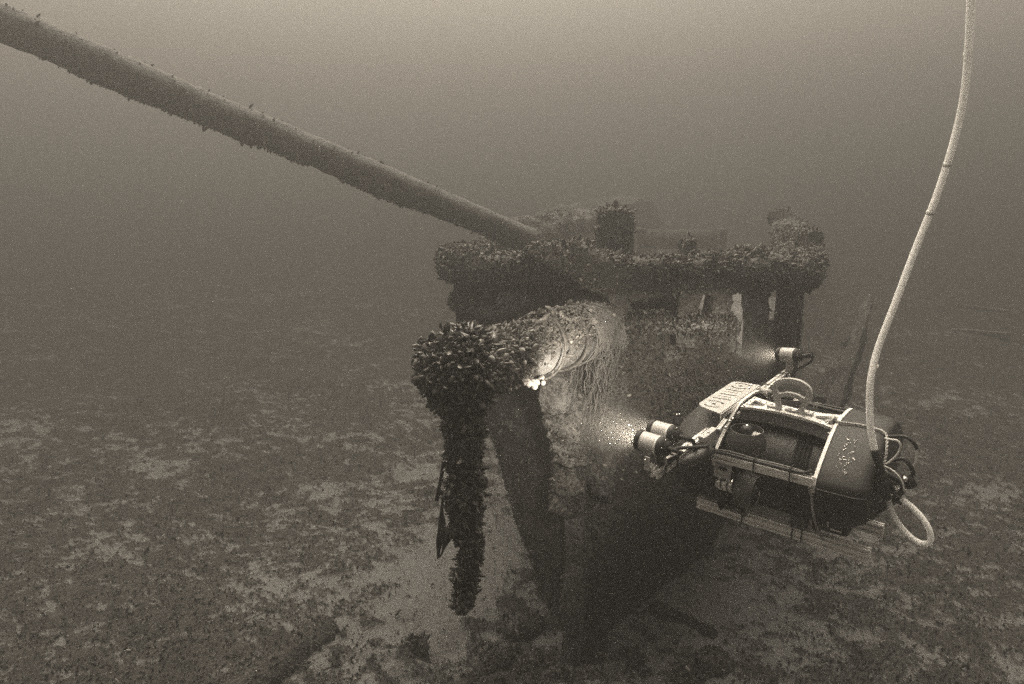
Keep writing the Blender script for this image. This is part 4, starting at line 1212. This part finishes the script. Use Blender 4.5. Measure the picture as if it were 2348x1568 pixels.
# lamp mounting brackets (bent plate with a round opening) and far-side arm
for y_ in (0.545,):
    lathe('bracket_ring', [(-0.003, 0.0195), (-0.003, 0.0225), (0.003, 0.0225), (0.003, 0.0195)], (0.243, y_ + 0.01, 0.352), (0.35, 1, 0), M_alu_dull, rov, 24, True)
    lathe('bracket_disc', [(-0.001, 0.0001), (-0.001, 0.0195), (0.001, 0.0195), (0.001, 0.0001)], (0.243, y_ + 0.008, 0.352), (0.35, 1, 0), M_keel, rov, 24)
bm = bmesh.new(); bm_box(bm, (0.266, 0.598, 0.350), (0.018, 0.004, 0.044), bevel=0.001); bm_box(bm, (0.262, 0.585, 0.340), (0.022, 0.03, 0.004), bevel=0.001); bm_obj('lamp_bracket', bm, M_alu_dull, rov); bolt((0.270, 0.602, 0.362), (0, 1, 0))
bm = bmesh.new(); bm_sweep(bm, [(0.232, -0.575, 0.345), (0.226, -0.575, 0.372), (0.234, -0.575, 0.398)], rect(0.014, 0.004), up=(0, 1, 0)); bm_obj('lamp_bracket', bm, M_alu_dull, rov); bolt((0.226, -0.568, 0.382), (0, 1, 0))
bm = bmesh.new(); bm_box(bm, (0.30, 0.440, 0.352), (0.02, 0.02, 0.05), bevel=0.001); bm_obj('lamp_bracket', bm, M_alu_dull, rov)
tube('lamp_cable', [(0.205, 0.560, 0.396), (0.20, 0.53, 0.394), (0.176, 0.49, 0.388), (0.16, 0.43, 0.375), (0.19, 0.34, 0.34), (0.229, 0.29, 0.290)], 0.006, M_rubber, rov, 8)
tube('lamp_cable', [(0.225, 0.436, 0.391), (0.216, 0.43, 0.388), (0.204, 0.42, 0.376), (0.208, 0.40, 0.35), (0.22, 0.34, 0.315)], 0.006, M_rubber, rov, 8)
tube('lamp_cable', [(0.163, -0.565, 0.438), (0.150, -0.565, 0.443), (0.140, -0.565, 0.430), (0.146, -0.565, 0.41), (0.180, -0.565, 0.38), (0.206, -0.565, 0.355), (0.215, -0.56, 0.342)], 0.005, M_rubber, rov, 8)
tube('lamp_cable', [(0.160, -0.573, 0.447), (0.146, -0.573, 0.452), (0.134, -0.573, 0.430)], 0.003, M_rubber, rov, 6)
# corrugated hose bundle behind the near lamp
hp = smooth_path([(0.272, 0.47, 0.285), (0.24, 0.44, 0.298), (0.20, 0.40, 0.315), (0.17, 0.36, 0.34)], 10)
bm = bmesh.new(); bm_sweep(bm, hp, circle(0.019, 14), radii=[1 + (0.06 if i % 2 else -0.04) for i in range(len(hp))]); bm_obj('corrugated_hose', bm, M_nozzle, rov, smooth=True)
for k_ in range(4):
    tube('loose_cable', [(0.272 - 0.01 * k_, 0.48, 0.276 + 0.008 * k_), (0.29, 0.52, 0.272 + 0.01 * k_), (0.262, 0.56 - 0.01 * k_, 0.292), (0.232, 0.55, 0.33 + 0.006 * k_), (0.20, 0.50, 0.372)], 0.0035, M_rubber, rov, 6)
for y_ in (0.56, 0.48, 0.36, -0.35, -0.53):
    bm = bmesh.new(); zc = 0.325 + (0.6 - y_) * 0.0108
    pts = [Vector((0.240 + a_, y_, zc + b_)) for a_, b_ in ((-0.016, -0.017), (0.016, -0.017), (0.016, 0.017), (-0.016, 0.017), (-0.016, -0.017))]
    bm_sweep(bm, pts, rect(0.0025, 0.0016), up=(0, 1, 0)); bm_obj('cable_tie', bm, M_rubber, rov)
# laser pair / small beads on the nose
for p in ((0.368, 0.195, 0.358), (0.364, 0.182, 0.357), (0.372, -0.10, 0.352), (0.368, -0.12, 0.352)): lathe('nose_bead', [(-0.004, 0.0001), (-0.003, 0.003), (0, 0.004), (0.003, 0.003), (0.004, 0.0001)], p, (0, 0, 1), M_steel if p[1] > 0 else M_rubber, rov, 10)

# far-side cable run and clips
tube('side_cable', [(0.15, -0.19, 0.350), (0.05, -0.21, 0.352), (-0.06, -0.20, 0.352), (-0.16, -0.16, 0.368), (-0.22, -0.12, 0.39)], 0.007, M_rubber, rov, 8)
tube('side_cable', [(0.15, -0.20, 0.358), (0.05, -0.22, 0.356), (-0.06, -0.21, 0.360), (-0.14, -0.18, 0.372)], 0.004, M_rubber, rov, 8)
for x_ in (0.022, 0.012, 0.115): zip_ = bmesh.new(); bm_sweep(zip_, [(x_, -0.20, 0.345), (x_ - 0.003, -0.20, 0.363), (x_ - 0.012, -0.20, 0.368)], rect(0.002, 0.002), up=(1, 0, 0)); bm_obj('white_tie', zip_, M_trim, rov)

# scuffed print on the rear fairing: flakes lying on the chamfer
ca_ = Vector((-0.18, 0.200, 0.3455)); ex = Vector((-1, 0, 0)); ey = Vector((0, 0.836, -0.549)); en = Vector((0, 0.549, 0.836))
bm = bmesh.new()
def flake(u, v, w, h, rot):
    n_ = 7; vs = []
    for k in range(n_):
        t = 2 * math.pi * k / n_; rr2 = 0.6 + 0.5 * rng.random()
        du, dv_ = w * rr2 * math.cos(t), h * rr2 * math.sin(t)
        du, dv_ = du * math.cos(rot) - dv_ * math.sin(rot), du * math.sin(rot) + dv_ * math.cos(rot)
        vs.append(ca_ + ex * (u + du) + ey * (v + dv_))
    t0 = [bm.verts.new(q_ + en * 0.0035) for q_ in vs]; b0 = [bm.verts.new(q_ - en * 0.001) for q_ in vs]
    bm.faces.new(t0); bm.faces.new(b0[::-1])
    for k in range(n_): bm.faces.new((b0[k], b0[(k + 1) % n_], t0[(k + 1) % n_], t0[k]))
for (u, v) in ((-0.010, -0.072), (-0.006, -0.070), (-0.008, -0.052), (-0.012, -0.044), (-0.006, -0.036), (-0.010, -0.030), (-0.004, -0.006), (0.002, 0.004), (-0.010, 0.006), (0.022, -0.008), (0.026, -0.004), (0.014, 0.012), (0.016, -0.03)):
    flake(u, v, 0.0042 * rng.uniform(0.5, 1.2), 0.0018, rng.uniform(-0.5, 0.9))
for k_ in range(60):
    line = rng.random() < 0.5
    v = rng.uniform(-0.085, 0.055); u = (0.012 if line else -0.012) + rng.normal(0, 0.003 if line else 0.006)
    flake(u, v, 0.0011 * rng.uniform(0.4, 1.3), 0.0011, 0)
fl = bm_obj('worn_print', bm, M_scuff, rov); fl['kind'] = 'stuff'

# rope lashed over the rear fairing
def rope(pts, r=0.0036):
    P = smooth_path(pts, 14); bm = bmesh.new()
    for ph in (0, math.pi):
        Q = []
        for i, p in enumerate(P):
            d = Vector(P[min(i + 1, len(P) - 1)]) - Vector(P[max(i - 1, 0)]); a, b, _ = frame(d)
            Q.append(Vector(p) + (a * math.cos(i * 1.1 + ph) + b * math.sin(i * 1.1 + ph)) * r * 0.5)
        bm_sweep(bm, Q, circle(r * 0.72, 6))
    return bm_obj('rope', bm, M_rope, rov, smooth=True)
rope([(-0.098, 0.062, 0.418), (-0.118, 0.079, 0.414), (-0.165, 0.066, 0.413), (-0.223, 0.066, 0.413), (-0.262, 0.085, 0.408), (-0.276, 0.13, 0.372), (-0.279, 0.15, 0.33), (-0.292, 0.15, 0.31), (-0.322, 0.15, 0.285)])
rope([(-0.11, 0.286, 0.27), (-0.114, 0.262, 0.225), (-0.122, 0.24, 0.15), (-0.125, 0.18, 0.08), (-0.12, 0.11, 0.02), (-0.135, 0.10, -0.012)])
tube('rope_knot', [(-0.095, 0.05, 0.41), (-0.112, 0.075, 0.424), (-0.10, 0.09, 0.41), (-0.09, 0.07, 0.405), (-0.112, 0.058, 0.412), (-0.10, 0.085, 0.422)], 0.006, M_rope, rov, 8)
# tail bar, wires, connectors behind the robot
bm = bmesh.new(); bm_sweep(bm, smooth_path([(-0.298, 0.1, 0.210), (-0.262, 0.1, 0.166), (-0.236, 0.1, 0.120), (-0.184, 0.1, 0.080)], 5), rect(0.009, 0.009)); bm_obj('tail_bar', bm, M_keel, rov)
bm = bmesh.new(); bm_sweep(bm, [(-0.310, 0.08, 0.195), (-0.270, 0.08, 0.150), (-0.252, 0.08, 0.118)], rect(0.006, 0.006)); bm_obj('tail_bar', bm, M_nozzle, rov)
tube('tether_sleeve', [(-0.2565, 0.2, 0.395), (-0.268, 0.2, 0.366), (-0.283, 0.2, 0.323), (-0.295, 0.2, 0.280), (-0.303, 0.19, 0.252)], 0.0125, M_rubber, rov, 12)
tube('pale_wire', [(-0.270, 0.14, 0.415), (-0.289, 0.15, 0.419), (-0.304, 0.15, 0.419), (-0.313, 0.15, 0.403), (-0.306, 0.15, 0.373), (-0.283, 0.15, 0.338)], 0.0032, M_wire, rov, 8)
tube('pale_wire', [(-0.318, 0.1, 0.417), (-0.336, 0.1, 0.405), (-0.348, 0.1, 0.385), (-0.351, 0.1, 0.360), (-0.350, 0.1, 0.338), (-0.338, 0.1, 0.307)], 0.0042, M_wire, rov, 8)
tube('pale_wire', [(-0.255, 0.19, 0.342), (-0.288, 0.18, 0.343), (-0.316, 0.18, 0.33), (-0.334, 0.18, 0.308), (-0.341, 0.18, 0.286)], 0.0026, M_wire, rov, 8)
tube('pale_wire', [(-0.301, 0.12, 0.339), (-0.319, 0.12, 0.346), (-0.336, 0.12, 0.332), (-0.346, 0.12, 0.311)], 0.0030, M_wire, rov, 8)
tube('dark_cable', [(-0.262, 0.08, 0.398), (-0.285, 0.09, 0.408), (-0.315, 0.1, 0.418), (-0.338, 0.1, 0.406), (-0.349, 0.1, 0.388)], 0.0055, M_rubber, rov, 8)
tube('dark_cable', [(-0.239, 0.15, 0.301), (-0.278, 0.15, 0.310), (-0.318, 0.15, 0.3), (-0.336, 0.15, 0.277), (-0.317, 0.15, 0.247), (-0.286, 0.15, 0.242)], 0.009, M_rubber, rov, 8)
tube('dark_cable', [(-0.238, 0.12, 0.254), (-0.271, 0.12, 0.25), (-0.306, 0.12, 0.226), (-0.335, 0.12, 0.216)], 0.009, M_rubber, rov, 8)
tube('dark_cable', [(-0.296, 0.12, 0.345), (-0.322, 0.12, 0.356), (-0.343, 0.12, 0.338), (-0.352, 0.12, 0.311)], 0.006, M_rubber, rov, 8)
tube('dark_cable', [(-0.255, 0.2, 0.325), (-0.292, 0.16, 0.29), (-0.32, 0.15, 0.255), (-0.318, 0.14, 0.225), (-0.30, 0.15, 0.24)], 0.006, M_rubber, rov, 8)
for k_ in range(9):
    c0 = Vector((-0.31, 0.14, 0.262)); q_ = [c0 + Vector((rng.normal(0, .02), rng.normal(0, .03), rng.normal(0, .026))) for _ in range(4)]
    tube('tangled_wire', [tuple(v) for v in q_], 0.0028, [M_rubber, M_wire, M_nozzle][k_ % 3], rov, 6)
lathe('connector', [(-0.02, 0.0001), (-0.02, 0.016), (0.008, 0.017), (0.014, 0.012), (0.02, 0.011), (0.02, 0.0001)], (-0.342, 0.12, 0.293), (0.5, 0.3, 0.9), M_rubber, rov, 16)
lathe('connector', [(-0.01, 0.0001), (-0.01, 0.008), (0.01, 0.009), (0.012, 0.0001)], (-0.335, 0.14, 0.302), (0.1, 0.8, 0.5), M_steel, rov, 12)
lathe('connector', [(-0.01, 0.0001), (-0.01, 0.006), (0.012, 0.006), (0.014, 0.0001)], (-0.338, 0.15, 0.268), (-0.1, 0.5, 0.9), M_alu_dull, rov, 12)
bm = bmesh.new(); prism(bm, [(-0.300, 0.150), (-0.309, 0.146), (-0.305, 0.140), (-0.297, 0.143)], 0.283, 0.322); bm_obj('label_tag', bm, M_alu_dull, rov)

# ------------------------------------------------------------------ tether
def rov_w(p): return CAM_M @ LM @ Vector(p)
tp = [rov_w((-0.2565, 0.2, 0.393))]
tail = tp[0]
for px, py, dy in ((1996, 985, 0.01), (1993, 930, 0.02), (1996, 870, 0.03), (2012, 800, 0.05), (2050, 700, 0.06), (2097, 575, 0.07), (2150, 440, 0.07), (2190, 310, 0.07), (2212, 200, 0.06), (2222, 70, 0.05), (2226, -60, 0.04), (2222, -300, 0.04), (2200, -700, 0.0), (2150, -1600, -0.1)):
    tp.append(Vector(at(px, py, tail.y + dy)))
tube('tether_cable', tp, 0.0112, M_tether, None, 14, 8)
t_ = bpy.data.objects['tether_cable']; setp(t_, 'long white tether rising from the robot tail out of the top of the frame', 'cable')
tube('tether_loop', [(-0.300, 0.155, 0.245), (-0.313, 0.15, 0.197), (-0.343, 0.15, 0.154), (-0.377, 0.15, 0.127), (-0.403, 0.15, 0.120), (-0.421, 0.15, 0.133), (-0.416, 0.15, 0.165), (-0.396, 0.15, 0.196), (-0.366, 0.15, 0.224), (-0.333, 0.15, 0.243)], 0.0088, M_tether, rov, 12, 8)
bm = bmesh.new()
for y_ in (0.2,): pass
bm.free()
for px, py in ((2172, 373), (2133, 483), (2006, 835), (2219, 120)):
    p = Vector(at(px, py, tail.y + 0.07)); q2 = Vector(at(px - 3, py + 10, tail.y + 0.07)); bm = bmesh.new(); bm_sweep(bm, [p, q2], circle(0.0115, 14)); bm_obj('tether_mark', bm, M_band, t_, True, True)

# ------------------------------------------------------------------ added lamp glow and suspended silt specks
def lamp_glow_haze(c, size, dens, label):  # extra scattering volume added so the lamp beams show a glow
    m, nt, b = new_mat('lamp_glow_volume'); nt.nodes.remove(b)
    tc = nt.nodes.new('ShaderNodeTexCoord'); g = nt.nodes.new('ShaderNodeTexGradient'); g.gradient_type = 'SPHERICAL'
    nt.links.new(tc.outputs['Object'], g.inputs[0])
    pw = nt.nodes.new('ShaderNodeMath'); pw.operation = 'POWER'; pw.inputs[1].default_value = 1.5
    ml = nt.nodes.new('ShaderNodeMath'); ml.operation = 'MULTIPLY'; ml.inputs[1].default_value = dens
    vs = nt.nodes.new('ShaderNodeVolumePrincipled'); vs.inputs['Color'].default_value = (0.9, 0.88, 0.84, 1); vs.inputs['Anisotropy'].default_value = 0.0
    nt.links.new(g.outputs['Fac'], pw.inputs[0]); nt.links.new(pw.outputs[0], ml.inputs[0]); nt.links.new(ml.outputs[0], vs.inputs['Density'])
    nt.links.new(vs.outputs[0], nt.nodes['Material Output'].inputs['Volume'])
    bm = bmesh.new(); bmesh.ops.create_icosphere(bm, subdivisions=3, radius=1.0)
    o = bm_obj('lamp_glow_haze', bm, m, None, smooth=True)
    o.matrix_world = Matrix.Translation(rov_w(c)) @ (CAM_M @ LM).to_3x3().normalized().to_4x4() @ Matrix.Diagonal((size[0], size[1], size[2], 1))
    return setp(o, label, kind='stuff')
lamp_glow_haze((0.50, 0.50, 0.385), (0.40, 0.20, 0.16), 0.13, 'added haze that makes the glow in front of the two near lamps')
lamp_glow_haze((0.42, -0.60, 0.40), (0.30, 0.14, 0.12), 0.18, 'added haze that makes the glow in front of the far lamp')
V_, F_ = [], []
def speck(c, s):
    b0 = len(V_); 
    for q_ in ((1, 0, 0), (-1, 0, 0), (0, 1, 0), (0, -1, 0), (0, 0, 1), (0, 0, -1)): V_.append(np.array(c) + np.array(q_) * s * rng.uniform(0.6, 1.2))
    for f in ((0, 2, 4), (2, 1, 4), (1, 3, 4), (3, 0, 4), (2, 0, 5), (1, 2, 5), (3, 1, 5), (0, 3, 5)): F_.append([b0 + k for k in f])
for lp, n_ in (((0.36, 0.56, 0.399), 70), ((0.38, 0.44, 0.39), 40), ((0.31, -0.57, 0.42), 25)):
    for k_ in range(n_):
        d_ = rng.exponential(0.12); sp_ = d_ * 0.5
        speck(rov_w((lp[0] + 0.02 + d_, lp[1] + rng.normal(0, sp_) , lp[2] + rng.normal(0, sp_) - 0.02)), rng.uniform(0.00025, 0.0006))
for k_ in range(700):
    d_ = rng.uniform(1.0, 6.0); px, py = rng.uniform(0, 2347), rng.uniform(0, 1568)
    speck(at(px, py, d_), rng.uniform(0.0004, 0.0014) * (0.4 + d_ * 0.28))
o = mesh_obj('silt_particles', np.array(V_), np.array(F_), M_flake, None, False, False)
setp(o, 'specks of silt drifting in the water', kind='stuff')
